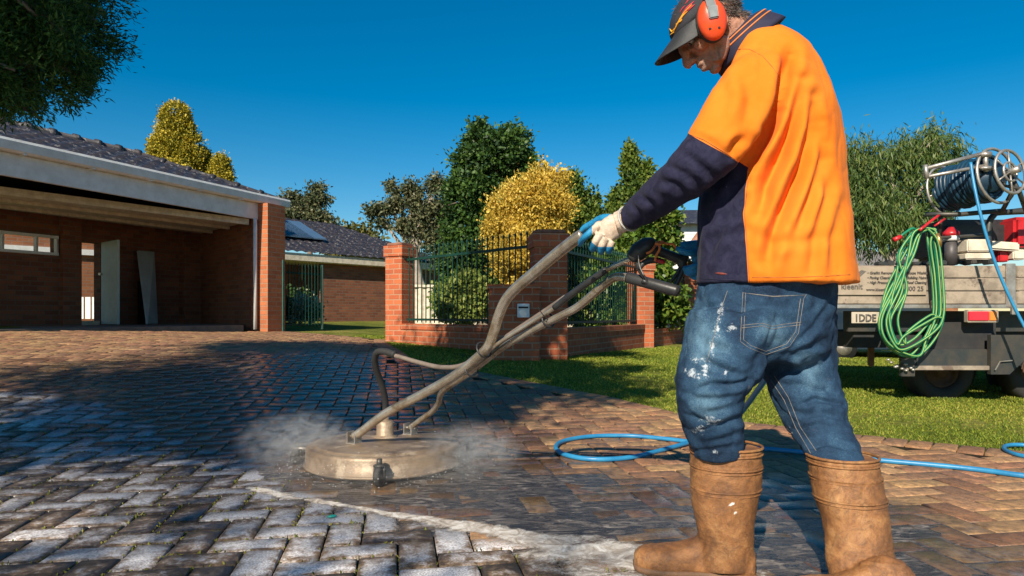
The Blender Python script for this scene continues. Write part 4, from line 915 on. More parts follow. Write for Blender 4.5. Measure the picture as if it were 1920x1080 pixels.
def caster(cx,cy,ang,wr=.042):
    d=Vector((math.cos(ang),math.sin(ang),0)); c=Vector((cx,cy,wr)); ax_=Vector((-d.y,d.x,0))
    o=MB().tube([c-ax_*.016,c-ax_*.012,c+ax_*.012,c+ax_*.016],[wr*.85,wr,wr,wr*.85],20).build('caster_wheel',BLK,sc_,True)
    f=MB(); e=DC+ (Vector((cx,cy,0))-DC).normalized()*.385
    f.box(c+Vector((0,0,.045)),(.045,.045,.012),Matrix.Rotation(ang,3,'Z'),.003)
    for s in (-1,1): f.tube([c+ax_*.022*s,c+ax_*.022*s+Vector((0,0,.045))],.007,8)
    f.tube([c+Vector((0,0,.045)),c+Vector((0,0,.075))],.013,10); f.tube([c+Vector((0,0,.062)),Vector((e.x,e.y,.062))],.012,8)
    f.build('caster_fork',DSTL,o,True)
caster(DC.x+.06,DC.y-.44,R(80),.05); caster(DC.x-.455,DC.y+.02,R(60)); caster(DC.x+.44,DC.y+.16,R(75))
MB().tube([Vector((DC.x-.385,DC.y+.0,.085)),Vector((DC.x-.48,DC.y+.0,.088))],.009,10).build('deck_lug',GALV,sc_,True)
# spray gun
gun=thing('spray_gun','black pressure spray gun tied with orange cord at the end of the lance','spray gun',P(1240,520,2.3))
def GP(px,py,Y=2.31): return P(px,py,Y)
V_,F_,N_=fuse(MB().tube([GP(1181,486),GP(1195,474),GP(1212,462),GP(1228,458)],[.016,.031,.031,.022],18,4).tube([GP(1222,466),GP(1250,477),GP(1282,489)],[.020,.0175,.019],7,3).box(GP(1281,490),(.03,.034,.05),Matrix.Rotation(R(15),3,'Y'),.006),.003,3)
mk('gun_body',V_,F_,BLKP,gun,True)
MB().tube([GP(1286,492),GP(1279,510),GP(1268,533),GP(1262,541)],[.013,.010,.009,.008],8,3).build('rear_strut',BLKP,gun,True)
MB().tube([GP(1276,500),GP(1268,515),GP(1258,528)],.006,8,3).build('rear_strut',BLKP,gun,True)
MB().tube([GP(1196,484),GP(1197,500),GP(1204,515),GP(1212,526),GP(1206,530)],[.010,.009,.007,.006,.006],8,4).build('front_guard',BLKP,gun,True)
MB().tube([GP(1204,526),GP(1230,536),GP(1258,541)],.008,8,3).build('grip_clamp',BLKP,gun,True)
MB().tube([GP(1199,505,2.30),GP(1206,494,2.30),GP(1222,488,2.30),GP(1245,490,2.30)],[.007,.010,.011,.008],8,4).build('trigger',BLKP,gun,True)
MB().tube([GP(1231,488,2.29),GP(1243,491,2.29),GP(1247,493,2.29)],[.006,.007,.004],8,2).build('safety_catch',RED,gun,True)
MB().tube([GP(1197,478,2.28),GP(1199,498,2.285),GP(1207,516,2.285)],.0022,6,4).build('trigger_wire',GALV,gun,True)
MB().tube([GP(1284,491),GP(1292,493.5),GP(1294,494),GP(1312,500),GP(1330,506)],[.014,.014,.010,.0105,.010],12).build('brass_coupling',M('brass_fitting',(.55,.30,.10),.3,(.40,.2,.07),15,metal=.85),gun,True)
ORC=M('orange_cord',(.72,.20,.04),.6,(.5,.13,.03),20)
MB().tube([GP(1212,475,2.275),GP(1222,470,2.27),GP(1230,458,2.285),GP(1236,453,2.29),GP(1250,457,2.29),GP(1262,458,2.28),GP(1268,466,2.285)],.0042,8,5).tube([GP(1234,455,2.275),GP(1237,466,2.272),GP(1231,478,2.272),GP(1228,490,2.275)],.0042,8,5).tube([GP(1228,456,2.27),GP(1238,458,2.268),GP(1242,452,2.275)],.005,8,4).build('cord',ORC,gun,True)
# blue high pressure hose: from the reel down off the truck, round behind the worker and up to the gun
BLH=M('blue_hose',(.018,.17,.36),.4,(.03,.24,.45),10,.2,50)
def gg(px,py,up=.013): return gp(px,py,up)
pts=[P(1820,305,6.0),P(1826,345,5.95),P(1838,400,5.9),P(1858,470,5.87),P(1885,540,5.85),P(1925,620,5.8),P(1985,720,5.6),P(2060,800,5.2),gg(2150,845),gg(2200,880),gg(2120,905),gg(1990,898),gg(1920,892),gg(1830,880),gg(1740,871),gg(1650,863),gg(1540,852),gg(1440,842),gg(1360,838),gg(1290,828),
     gg(1240,822),gg(1180,817),gg(1110,818),gg(1060,826),gg(1042,838),gg(1058,852),gg(1110,861),gg(1180,858),gg(1240,844),gg(1290,830,.02),gg(1345,812,.03)]
p0_=gg(1345,812,.03); bh=MB().tube(pts,.0135,10,6)
bh.tube([p0_,P(1375,790,3.5),P(1400,760,3.2),P(1418,735,3.0),P(1440,700,2.8),P(1450,640,2.6),P(1430,580,2.5),P(1390,530,2.45),P(1345,508,2.38),P(1325,505,2.32)],.0125,10,5)
tag(bh.build('high_pressure_hose',BLH,None,True),'long blue high pressure hose looping over the pavers from the reel to the gun','hose')
lp2=[gg(1990,862),gg(1940,858),gg(1905,852),gg(1884,843),gg(1886,836),gg(1910,834),gg(1950,838),gg(2010,850)]
tag(MB().tube(lp2,.012,8,6).build('hose_loop',BLH,None,True),'short loop of blue hose at the right edge where pavers meet lawn','hose')
# loose things on the pavers
tag(MB().ell(gp(622,968,.008),(.02,.010,.006),Matrix.Rotation(.5,3,'Z'),10,6).build('plastic_scrap',M('teal_plastic',(.02,.30,.26),.4)),'tiny teal plastic scrap lying in a joint in front of the cleaner','litter')
# steam and spray thrown out from under the deck
def mist(name,label,c,s,den,seed):
    o=MB().ell((0,0,0),(1,1,1),None,24,16).build(name,None,None,True); 
    me=o.data; off=o.location.copy()
    for v in me.vertices: v.co+=off
    o.location=c; o.scale=s
    m=bpy.data.materials.new(name+'_vol'); m.use_nodes=True; t=m.node_tree; t.nodes.remove(t.nodes['Principled BSDF'])
    pv=nn(t,'ShaderNodeVolumePrincipled'); pv.inputs['Color'].default_value=(.95,.93,.9,1); pv.inputs['Anisotropy'].default_value=.3
    tc=nn(t,'ShaderNodeTexCoord').outputs['Object']; gr=nn(t,'ShaderNodeTexGradient',gradient_type='SPHERICAL'); t.links.new(tc,gr.inputs[0])
    n=noise_node(t,tc,2.6+seed*.2,8,.72,1.6); r=ramp(t,n.outputs[0],[(.46,0.),(.66,1.)])
    d=mth(t,'MULTIPLY',mth(t,'MULTIPLY',gr.outputs['Fac'],r.outputs[0]),den); t.links.new(d,pv.inputs['Density']); t.links.new(pv.outputs[0],t.nodes['Material Output'].inputs['Volume'])
    o.data.materials.append(m); tag(o,label,'steam',kind='stuff')
mist('steam','white steam drifting off the left side of the cleaner deck',Vector((DC.x-.45,DC.y-.02,.13)),(.32,.36,.17),16,1)
mist('steam','white steam drifting off the right side of the cleaner deck',Vector((DC.x+.46,DC.y-.14,.11)),(.29,.34,.15),18,2)
mist('spray_mist','thin low spray mist in front of the cleaner deck',Vector((DC.x+.0,DC.y-.42,.05)),(.60,.20,.11),7,3)

dp=MB(); r9=random.Random(3)
for i in range(420):
    a=r9.uniform(0,2*PI); q=DR+abs(r9.gauss(0,.10))+.01; z=abs(r9.gauss(0,.045))+.006; rr_=r9.uniform(.0009,.0022)
    c=DC+Vector((math.cos(a)*q,math.sin(a)*q,z)); dp.add([c+Vector(v)*rr_ for v in ((1,0,0),(0,1,0),(-1,0,0),(0,-1,0),(0,0,1.4),(0,0,-1.4))],[(0,1,4),(1,2,4),(2,3,4),(3,0,4),(1,0,5),(2,1,5),(3,2,5),(0,3,5)])
m,t,b=newmat('water_drop'); b.inputs['Base Color'].default_value=(.85,.85,.85,1); b.inputs['Roughness'].default_value=.1; b.inputs['Specular IOR Level'].default_value=1
tag(dp.build('water_droplets',m,None,True),'fine water droplets flying out around the rim of the cleaner deck','spray',kind='stuff')
# ================================================================ THE WORKER
person=thing('person','worker in orange and navy shirt, paint splashed jeans and tan gumboots, bent over the cleaner','person',(.75,2.05,0))
# ---- head frame
HC=P(1334,52,2.05)
Fw=Vector((-.70,.13,-.70)).normalized(); Lf=Vector((-.10,-1,-.06)); Lf=(Lf-Fw*Lf.dot(Fw)).normalized(); Up=Lf.cross(Fw)*-1
if Up.z<0: Up=-Up
HM=Matrix((Fw,Lf,Up)).transposed()      # columns: forward, left (towards the camera), up
def H(x,y,z): return HC+HM@Vector((x,y,z))
hd_=MB()
hd_.ell(H(-.008,0,.035),(.098,.075,.088),HM).ell(H(.035,0,-.015),(.057,.060,.085),HM).ell(H(.038,0,-.065),(.052,.050,.038),HM).ell(H(.074,0,-.095),(.018,.024,.015),HM)
hd_.ell(H(.074,0,-.060),(.026,.032,.030),HM)
hd_.tube([H(.088,0,.028),H(.103,0,.004),H(.122,0,-.024),H(.116,0,-.034)],[.010,.011,.0145,.010],12,4)
for s in (-1,1):
    hd_.ell(H(.108,s*.013,-.030),(.012,.009,.009),HM,12,8).ell(H(.066,s*.044,-.018),(.022,.019,.02),HM,12,8)
    hd_.tube([H(.090,s*.006,.034),H(.090,s*.028,.036),H(.072,s*.050,.028)],[.010,.011,.009],10,3)
    hd_.tube([H(.05,s*.056,-.02),H(.02,s*.058,-.06),H(.055,s*.034,-.088)],[.012,.016,.014],10,3)
    hd_.ell(H(-.012,s*.078,-.005),(.017,.010,.030),HM,12,8)
hd_.ell(H(.090,0,-.044),(.014,.018,.014),HM)
hd_.tube([H(.094,-.02,-.056),H(.102,0,-.053),H(.094,.02,-.056)],[.005,.008,.005],10,4)
hd_.tube([H(.090,-.018,-.069),H(.100,0,-.071),H(.090,.018,-.069)],[.006,.009,.006],10,4)
NB=P(1425,120,2.07)
hd_.tube([H(-.02,0,-.01),H(-.035,0,-.06),P(1392,92,2.07),NB],[.056,.058,.066,.085],20,4)
# torso and limbs inside the clothes, one continuous surface with the head
body=hd_
def ringe(cx,cy,hw,Y,hd,n=36,pw=2.0,rot=0):
    c=P(cx,cy,Y); a=hw*Y/F; out=[]
    for i in range(n):
        t_=2*PI*i/n; x=math.copysign(abs(math.cos(t_))**(2/pw),math.cos(t_))*a; y=math.copysign(abs(math.sin(t_))**(2/pw),math.sin(t_))*hd
        out.append(c+Vector((x*math.cos(rot)-y*math.sin(rot),x*math.sin(rot)+y*math.cos(rot),0)))
    return out
body.tube([NB,P(1440,180,2.08),P(1445,300,2.08),P(1440,420,2.08),P(1440,540,2.08),P(1440,590,2.08)],[.085,.115,.125,.115,.115,.10],20,4)
SL,EL,WL=P(1418,150,1.93),P(1343,285,1.90),P(1178,412,2.19)
SR,ER,WR=P(1430,150,2.24),P(1400,330,2.36),P(1300,470,2.30)
body.tube([SL,EL,WL],[.055,.045,.028],14,5).tube([SR,ER,WR],[.055,.042,.026],14,5)
KL,KR=P(1338,735,1.99),P(1515,740,2.10); AL,AR=P(1360,1000,2.02),P(1610,1040,1.88)
body.tube([P(1385,590,2.02),KL,AL],[.085,.055,.04],14,4).tube([P(1490,590,2.14),KR,AR],[.085,.055,.04],14,4)
Vb,Fb,Nb=fuse(body,.0034,3,.5)
m,t,b=newmat('skin'); v=pos(t); n=noise_node(t,v,38,5,.65); n2=noise_node(t,v,240,4,.7); stb=attr(t,'stubble').outputs['Fac']; rdd=attr(t,'red').outputs['Fac']
c=ramp(t,n.outputs[0],[(.32,(.27,.12,.075)),(.55,(.44,.22,.145)),(.75,(.54,.30,.21))]); c=mixc(t,mth(t,'MULTIPLY',rdd,.7),c.outputs[0],(.55,.17,.11))
c=mixc(t,mth(t,'MULTIPLY',stb,ramp(t,n2.outputs[0],[(.4,.9),(.6,.25)]).outputs[0]),c,(.30,.25,.22)); t.links.new(c,b.inputs['Base Color']); b.inputs['Roughness'].default_value=.55
b.inputs['Subsurface Weight'].default_value=.08; b.inputs['Subsurface Radius'].default_value=(.01,.004,.002); bump(t,b,mth(t,'ADD',n2.outputs[0],mth(t,'MULTIPLY',n.outputs[0],1.5)),.7,.004); SKIN=m
loc=(Vb-np.array(HC))@np.array(HM)      # head-local coordinates
# creases: cheek fold, crow's feet, jowl
def crease(pl,amp,wd):
    global Vb
    for s in (-1,1):
        d=np.full(len(Vb),9.)
        for a_1,b_1 in zip(pl[:-1],pl[1:]):
            a1=np.array([a_1[0],a_1[1]*s,a_1[2]]); b1=np.array([b_1[0],b_1[1]*s,b_1[2]]); ab=b1-a1; tt=np.clip(((loc-a1)@ab)/(ab@ab),0,1); d=np.minimum(d,np.linalg.norm(loc-a1-tt[:,None]*ab,axis=1))
        Vb=Vb+Nb*((-amp*np.exp(-(d/wd)**2)+.6*amp*np.exp(-((d-2*wd)/wd)**2)))[:,None]
crease([(.103,.016,-.022),(.085,.036,-.045),(.070,.042,-.075)],.004,.0045); crease([(.045,.058,.012),(.052,.060,.0),(.060,.058,-.006)],.002,.003)
crease([(.040,.056,-.03),(.05,.052,-.055),(.062,.044,-.08)],.004,.005); crease([(.092,.012,.014),(.082,.030,.010),(.070,.044,.012)],.007,.009); crease([(.089,.0,-.084),(.083,.022,-.084)],.0015,.004)
crease([(.083,.025,.0),(.075,.04,-.003)],.0025,.003)
x,y,z=loc.T
jaw=np.clip(1-np.abs(z+.078)/.045,0,1)*np.clip((x+.01)/.03,0,1); side=np.clip((-.0-x)/.03,0,1)*np.clip(1-np.abs(z+.01)/.05,0,1)
red=np.clip(1-np.hypot(np.hypot((x-.118)/.026,y/.02),(z+.024)/.024),0,1)+.6*np.clip(1-np.hypot(np.hypot((x-.09)/.03,(np.abs(y)-.035)/.03),(z+.018)/.03),0,1)+.9*np.clip(1-np.hypot(np.hypot((x-.102)/.014,y/.026),(z+.062)/.014),0,1)
bo=mk('body',Vb,Fb,SKIN,person,True,attrs={'stubble':np.clip(jaw*1.1,0,1),'red':np.clip(red*1.3,0,1)})
EYE=M('eye_white',(.6,.55,.5),.2); IRIS=M('iris',(.03,.02,.012),.15)
for s in (-1,1):
    e=MB().ell(H(.0755,s*.031,.0115),(.0115,.0115,.0105),HM,14,10).build('eye',EYE,bo,True); MB().ell(H(.0855,s*.032,.0075),(.003,.0055,.0055),HM,10,8).build('iris',IRIS,e,True)
    MB().tube([H(.079,s*.018,.0165),H(.088,s*.030,.0180),H(.076,s*.046,.0135)],[.002,.0045,.002],8,5).build('eyelid',SKIN,bo,True)
# hair: cropped grey hair at temple and nape
HAIR=M('grey_hair',(.14,.12,.11),.8,(.03,.026,.025),60,.6,200,bdist=.006)
hv=MB(); r_=np.random.default_rng(4); q=r_.normal(size=(9000,3)); q/=np.linalg.norm(q,axis=1,keepdims=True)
lc=np.array([-.008,0,.035])+q*np.array([.100,.0775,.090]); k=((lc[:,0]<.052-(.04-lc[:,2])*.35)&(lc[:,2]>-.045)&(lc[:,0]<.06))|((lc[:,0]<-.05)&(lc[:,2]>-.06)); lc=lc[k]; qq=q[k]
# nape
kn=500; an=r_.uniform(0,2*PI,kn); tN=r_.uniform(0,1,kn); nk=np.column_stack([-.045-.018*tN+.0*an,np.sin(an)*.056,-.035-.035*tN]); nk[:,0]-=np.abs(np.cos(an))*.030; nk[:,2]+=.02
lc=np.vstack([lc,nk]); qq=np.vstack([qq,np.column_stack([-np.abs(np.cos(an)),np.sin(an),0*an])])
dirn=qq*.35+np.array([-.25,0,-.8])+r_.normal(size=lc.shape)*.35; dirn/=np.linalg.norm(dirn,axis=1,keepdims=True)
Wc=np.array(HC)+lc@np.array(HM).T; Wd=(dirn@np.array(HM).T)*r_.uniform(.010,.022,len(lc))[:,None]
V_,F_=cards(Wc,Wd,np.full(len(lc),.0011),5); mk('hair',V_,F_,HAIR,bo)
# eyebrow
eb=[];ed=[]
for s in (-1,1):
    for i in range(70):
        u=r_.random(); p=H(.098-.02*u*u,s*(.012+.038*u),.034+.006*math.sin(u*3)+r_.normal()*.0015); eb.append(p); ed.append(HM@Vector((.004,s*.007,-.002+r_.normal()*.003)))
V_,F_=cards(np.array(eb),np.array(ed),np.full(len(eb),.0012),6); mk('eyebrow',V_,F_,HAIR,bo)
# ---- cap
cp=MB(); rings_=[]
for i in range(13):
    a=PI/2*i/12; rr0=math.cos(a) if i<12 else .01; zz=math.sin(a)
    rings_.append([H(-.004+ .110*rr0*math.cos(b_*2*PI/40)-.01*zz, .0885*rr0*math.sin(b_*2*PI/40), .038+.088*zz+ (.016*math.cos(b_*2*PI/40)*(1-zz))) for b_ in range(40)])
inner=[[HC+(p-HC)*.965 for p in rings_[0]]]
cp.loft(inner+rings_,False); CAPM=M('black_cap_cloth',(.018,.018,.024),.8,(.03,.03,.04),40,.3,300,bdist=.002); cap=cp.build('cap',CAPM,person,True)
vz=[];vzu=[];nu,nv=28,10
def vis(u,v):          # u across -1..1, v outwards 0..1
    ang=u*R(64); hx=.098*math.cos(ang)-.008; hy=.088*math.sin(ang); r0=math.sqrt(max(0,1-u*u*.92)); L=.098*r0**.8*v
    return Vector((hx+L, hy*(1+.05*v), .064-.016*v -.036*(u*u)*(.35+.85*v)))
for v_ in range(nv+1):
    for u_i in range(nu+1):
        p=vis(-1+2*u_i/nu,v_/nv); vz.append(H(*p)); vzu.append(H(p.x,p.y,p.z-.0035))
n0=len(vz); f=[]
for a in range(nv):
    for b_ in range(nu):
        i=a*(nu+1)+b_; f.append((i,i+1,i+nu+2,i+nu+1)); f.append((i+n0,i+nu+1+n0,i+nu+2+n0,i+1+n0))
for b_ in range(nu): i=nv*(nu+1)+b_; f.append((i,i+1,i+1+n0,i+n0))
for a in range(nv): i=a*(nu+1); f.append((i,i+nu+1,i+nu+1+n0,i+n0)); i+=nu; f.append((i+nu+1,i,i+n0,i+nu+1+n0))
visr=mk('visor',vz+vzu,f,M('black_visor',(.03,.032,.038),.6,(.02,.022,.026),30,.2,200),cap,True)
# flame strokes stitched on cap and visor
capV=np.array([tuple(p) for r0 in rings_ for p in r0]+[tuple(p) for p in vz]); 
Vf=[tuple(p) for r0 in rings_ for p in r0]; Ff=[]
for i in range(12):
    for j in range(40): a=i*40+j;b_=i*40+(j+1)%40; Ff.append((a,b_,b_+40,a+40))
nV=len(Vf); Vf+=[tuple(p) for p in vz]; Ff+=[(a*(nu+1)+b_+nV,a*(nu+1)+b_+1+nV,(a+1)*(nu+1)+b_+1+nV,(a+1)*(nu+1)+b_+nV) for a in range(nv) for b_ in range(nu)]
on_cap=caster2=BVHTree.FromPolygons(Vf,Ff)
def hit(bv,px,py,off):
    o=Vector((0,0,CAMZ)); d=(P(px,py,1)-o).normalized(); h,n,i,ds=bv.ray_cast(o,d)
    if h is None: return None
    return h-d*off
def strokes(name,bv,L,m,par,off=.002,sub=6):
    mb=MB()
    for pl,w_ in L:
        pts=[]
        for (x0,y0),(x1,y1) in zip(pl[:-1],pl[1:]):
            for s in range(sub): pts.append((x0+(x1-x0)*s/sub,y0+(y1-y0)*s/sub))
        pts.append(pl[-1]); q=[hit(bv,*p,off) for p in pts]; q=[p for p in q if p is not None]
        if len(q)<3: continue
        n=len(q); rs=[max(.0004,w_*math.sin(PI*(.08+.84*i/(n-1)))) if w_>.0012 else w_ for i in range(n)]
        mb.tube(q,rs,6)
    return mb.build(name,m,par,True) if mb.v else None
YEL=M('flame_yellow',(.85,.42,.02),.6,(.75,.25,.02),30); RDF=M('flame_red',(.65,.04,.05),.6,(.5,.02,.05),30)
strokes('flame_trim',on_cap,[([(1262,62),(1270,45),(1280,30),(1290,20)],.0030),([(1252,66),(1254,52),(1260,60),(1268,50)],.0026),([(1248,76),(1256,66),(1264,60)],.0024),([(1266,46),(1276,40),(1279,36)],.0024),([(1245,55),(1248,42),(1251,38)],.0024),([(1240,85),(1247,74),(1254,68)],.0022),([(1272,38),(1284,22),(1298,8)],.0020)],YEL,cap)
strokes('flame_trim',on_cap,[([(1278,28),(1288,15),(1302,2)],.0030),([(1288,22),(1296,14),(1303,8)],.0022),([(1274,24),(1280,15),(1285,10)],.0016),([(1230,102),(1236,92),(1240,86)],.0018),([(1284,8),(1290,1),(1295,-4)],.0018)],RDF,cap)
# ---- ear defenders
ORG_=M('orange_plastic',(.78,.085,.02),.32,(.62,.06,.02),12,.1,80); GRY=M('grey_band',(.12,.14,.15),.45,(.08,.09,.10),20)
ez=(Vector((-.16,0,1))-Lf*Lf.dot(Vector((-.16,0,1)))).normalized(); ex=Lf.cross(ez); EMX=Matrix((ex,Lf,ez)).transposed()
def E_(x,y,z): return H(.018,0,.004)+EMX@Vector((x,y,z))
def muff(s):
    c=H(.018,s*.100,.004)
    a=MB().ell(c,(.041,.026,.060),EMX,26,16); 
    return a,c
a_m,cM=muff(1)
# shape the cup: squash its outer face a little, add the raised rim
earm=a_m.build('ear_cup',ORG_,person,True); MB().ell(E_(0,.084,0),(.044,.016,.063),EMX,26,12).build('cushion',BLK,earm,True)
a_m,_c=muff(-1); er2=a_m.build('ear_cup',ORG_,person,True); MB().ell(E_(0,-.084,0),(.044,.016,.063),EMX,26,12).build('cushion',BLK,er2,True)
bandp=[]
for i in range(17):
    a=PI*i/16; bandp.append(E_(.010*math.sin(a),math.cos(a)*.124,math.sin(a)*.150))
bm_=MB(); 
rg=[]
for i,p in enumerate(bandp):
    a=PI*i/16; outn=EMX@Vector((0,math.cos(a),math.sin(a))); fwd=EMX@Vector((1,0,0)); w_=.0125
    rg.append([p+fwd*w_,p+fwd*w_+outn*.006,p-fwd*w_+outn*.006,p-fwd*w_])
bm_.loft(rg); bm_.build('headband',GRY,earm,False)
MB().box(E_(0,.128,.012),(.027,.008,.036),EMX,.003).build('band_slider',M('slider',(.25,.28,.29),.35,(.18,.2,.21),20),earm)
for dx,dz in ((-.014,-.032),(.016,-.030)): MB().box(E_(dx*.8,.1195,dz),(.008,.004,.007),EMX,.001).build('vent_slot',DARK,earm)

# ---- shirt
sh_=MB(); rings_=[]
spec=[(534,1309,1600,2.06,.185),(500,1309,1594,2.06,.190),(450,1310,1587,2.06,.190),(400,1311,1581,2.06,.190),(340,1318,1574,2.07,.195),(280,1336,1568,2.08,.205),(230,1346,1558,2.08,.215),(180,1352,1540,2.08,.222),(145,1358,1524,2.08,.215),(115,1362,1507,2.08,.190),(92,1368,1491,2.08,.155),(72,1376,1473,2.08,.11),(58,1388,1458,2.08,.085)]
for y,l,r,Y,hd in spec: rings_.append(ringe((l+r)/2,y,(r-l)/2,Y,hd,40,2.25,R(-6)))
sh_.loft(rings_)
sh_.tube([P(1440,132,1.97),P(1415,160,1.925),P(1385,200,1.90),P(1358,245,1.885),P(1338,277,1.885)],[.080,.088,.090,.084,.081],22,5)
sh_.ell(P(1430,128,1.955),(.09,.06,.075),None)
sh_.tube([P(1430,140,2.24),P(1415,240,2.32),P(1400,330,2.36)],[.085,.08,.07],18,4)
sh_.tube([P(1341,272,1.885),P(1318,300,1.90),P(1282,332,1.95),P(1245,362,2.03),P(1210,388,2.12),P(1181,409,2.185)],[.078,.076,.069,.062,.053,.041],22,5)
sh_.tube([ER,P(1350,420,2.33),P(1322,462,2.305)],[.07,.055,.042],16,4)
Vs,Fs,Ns=fuse(sh_,.0058,5,.5)
X_,Y_=proj(Vs)
FL=[([(1484,100),(1470,150),(1455,205),(1432,258),(1402,302)],.026,12),([(1500,150),(1488,215),(1465,290),(1437,345),(1425,400)],.020,11),([(1524,180),(1520,245),(1502,315),(1475,380),(1447,445),(1432,490)],.022,11),([(1538,230),(1536,300),(1518,370),(1495,430)],.014,10),
    ([(1549,300),(1550,370),(1530,450),(1522,510)],.010,10),([(1462,210),(1450,250),(1418,300)],.010,7),([(1398,255),(1378,272),(1368,292)],.010,8),([(1395,135),(1408,180),(1400,230)],.006,13),([(1352,130),(1360,180),(1345,230)],.005,12),
    ([(1298,258),(1330,268),(1355,290)],.004,7),([(1228,338),(1262,345),(1290,372)],.008,8),([(1250,312),(1285,325),(1325,362)],.009,8),([(1200,366),(1222,384),(1232,412)],.008,6),([(1182,380),(1198,400),(1204,424)],.006,5),([(1280,288),(1312,312),(1350,340)],.009,8),([(1268,300),(1290,312),(1310,335)],.006,6),
    ([(1390,335),(1368,375),(1340,420)],.010,9),([(1398,372),(1375,398),(1345,440),(1325,480)],.009,9),([(1335,345),(1328,400),(1335,470)],.004,9),([(1400,430),(1370,440),(1330,450)],.004,8),([(1575,380),(1560,450),(1565,520)],.007,11),([(1440,520),(1450,470),(1480,430)],.007,10),([(1420,440),(1450,455),(1520,450),(1560,440)],.004,10)]
FL=[(a,b*(1.5 if a[0][0]>1380 else .85),c) for a,b,c in FL]
Vs=folds(Vs,Ns,FL); Vs=ripple(Vs,Ns,8,.0045,3,(1,1,.45)); Vs=ripple(Vs,Ns,20,.0025,9,(1,1,.7)); Vs=ridged(Vs,Ns,6,.0035,4,(1,1,.35)); Vs=ridged(Vs,Ns,13,.0018,8,(1,1,.6))
# pull the hem in a little so that it hangs free
def seg_side(x,y,a,b): return ((b[0]-a[0])*(y-a[1])-(b[1]-a[1])*(x-a[0]))/math.hypot(b[0]-a[0],b[1]-a[1])
below=seg_side(X_,Y_,(1291,250),(1384,303)); bx=np.interp(Y_,[280,325,400,470,540],[1404,1402,1394,1400,1404])-X_
wob=np.array([noise.noise(Vector((p[0]*7,p[1]*7,p[2]*7))) for p in Vs])
navy=np.minimum(below,bx)+wob*2
m,t,b=newmat('work_shirt'); nv_=attr(t,'navy').outputs['Fac']; v=pos(t); fac=nn(t,'ShaderNodeMapRange'); t.links.new(nv_,fac.inputs[0]); fac.inputs[1].default_value=-.4; fac.inputs[2].default_value=.4
n=noise_node(t,v,6,5,.6); n2=noise_node(t,v,420,3,.6); n3=noise_node(t,v,34,6,.75,.8)
org=ramp(t,n.outputs[0],[(.3,(.74,.165,.010)),(.7,(.78,.215,.022))]); org=mixc(t,ramp(t,n3.outputs[0],[(.66,0.),(.74,.4)]).outputs[0],org.outputs[0],(.45,.20,.06))
nav=ramp(t,n3.outputs[0],[(.4,(.013,.013,.034)),(.66,(.028,.028,.06))]); nav=mixc(t,ramp(t,noise_node(t,v,52,6,.8,.3).outputs[0],[(.70,0.),(.74,.6)]).outputs[0],nav.outputs[0],(.5,.5,.45))
t.links.new(mixc(t,fac.outputs[0],org,nav),b.inputs['Base Color']); b.inputs['Roughness'].default_value=.85; b.inputs['Specular IOR Level'].default_value=.15; b.inputs['Sheen Weight'].default_value=.03
wv=nn(t,'ShaderNodeTexWave'); t.links.new(v,wv.inputs[0]); wv.inputs['Scale'].default_value=90; bump(t,b,n2.outputs[0],.25,.0015)
shirt=mk('shirt',Vs,Fs,m,person,True,attrs={'navy':navy})
bvS=BVHTree.FromPolygons([tuple(p) for p in Vs],Fs)
THO=M('orange_thread',(.55,.16,.03),.7); THN=M('navy_thread',(.02,.02,.05),.8)
strokes('seam',bvS,[([(1345,118),(1360,103),(1385,92),(1405,92),(1430,105),(1448,125),(1462,145)],.0009),([(1404,325),(1396,400),(1402,470),(1405,528)],.0011)],THO,shirt,.0008)
strokes('hem_stitch',bvS,[([(1410,520),(1480,520),(1540,518),(1594,515)],.0009)],THO,shirt,.0006); strokes('hem_stitch',bvS,[([(1312,522),(1350,524),(1398,526)],.0009)],THN,shirt,.0006)
lb_=strokes('brand_label',bvS,[([(1341,512),(1352,513),(1364,514)],.0040)],M('label_cloth',(.30,.05,.03),.7,(.02,.015,.02),60),shirt,-.001)
strokes('cuff_seam',bvS,[([(1291,251),(1320,262),(1350,280),(1383,302)],.0014)],THO,shirt,.0006)
# collar
CLN=M('navy_collar',(.014,.012,.035),.8,(.02,.02,.05),30)
an_=(P(1402,94,2.07)-P(1376,64,2.07)).normalized(); cu_=Vector((0,-1,0)); cv_=an_.cross(cu_).normalized()
def cring(px,py,hu,hv,tilt=0,dY=0): c=P(px-3,py-8,2.07+dY); hu*=1.06; hv*=1.10; return [c+cu_*math.cos(i*2*PI/36)*hu+cv_*math.sin(i*2*PI/36)*hv for i in range(36)]
r1=[cring(1381,70,.076,.078),cring(1385,72,.086,.088),cring(1398,84,.098,.100),cring(1408,92,.108,.106),cring(1414,97,.112,.108),cring(1412,97,.104,.1),cring(1392,80,.078,.08)]
col_=MB().loft(r1,False).build('collar',CLN,shirt,True)
bvC=BVHTree.FromPolygons([tuple(p) for p in [q for r0 in r1 for q in r0]],[(i*36+j,i*36+(j+1)%36,(i+1)*36+(j+1)%36,(i+1)*36+j) for i in range(6) for j in range(36)])
def cline(k,off):   # stripe that runs round the collar
    r0,r2=r1[1],r1[2]; pts=[a.lerp(b,k)+(a.lerp(b,k)-P(1392,74,2.07)).normalized()*off for a,b in zip(r0,r2)]; return pts+[pts[0]]
cs=MB(); cs.tube(cline(.15,.001),.0024,6,cap=False); cs.tube(cline(.62,.001),.0024,6,cap=False); cs.build('collar_stripe',M('stripe_orange',(.9,.28,.06),.6),col_,True)

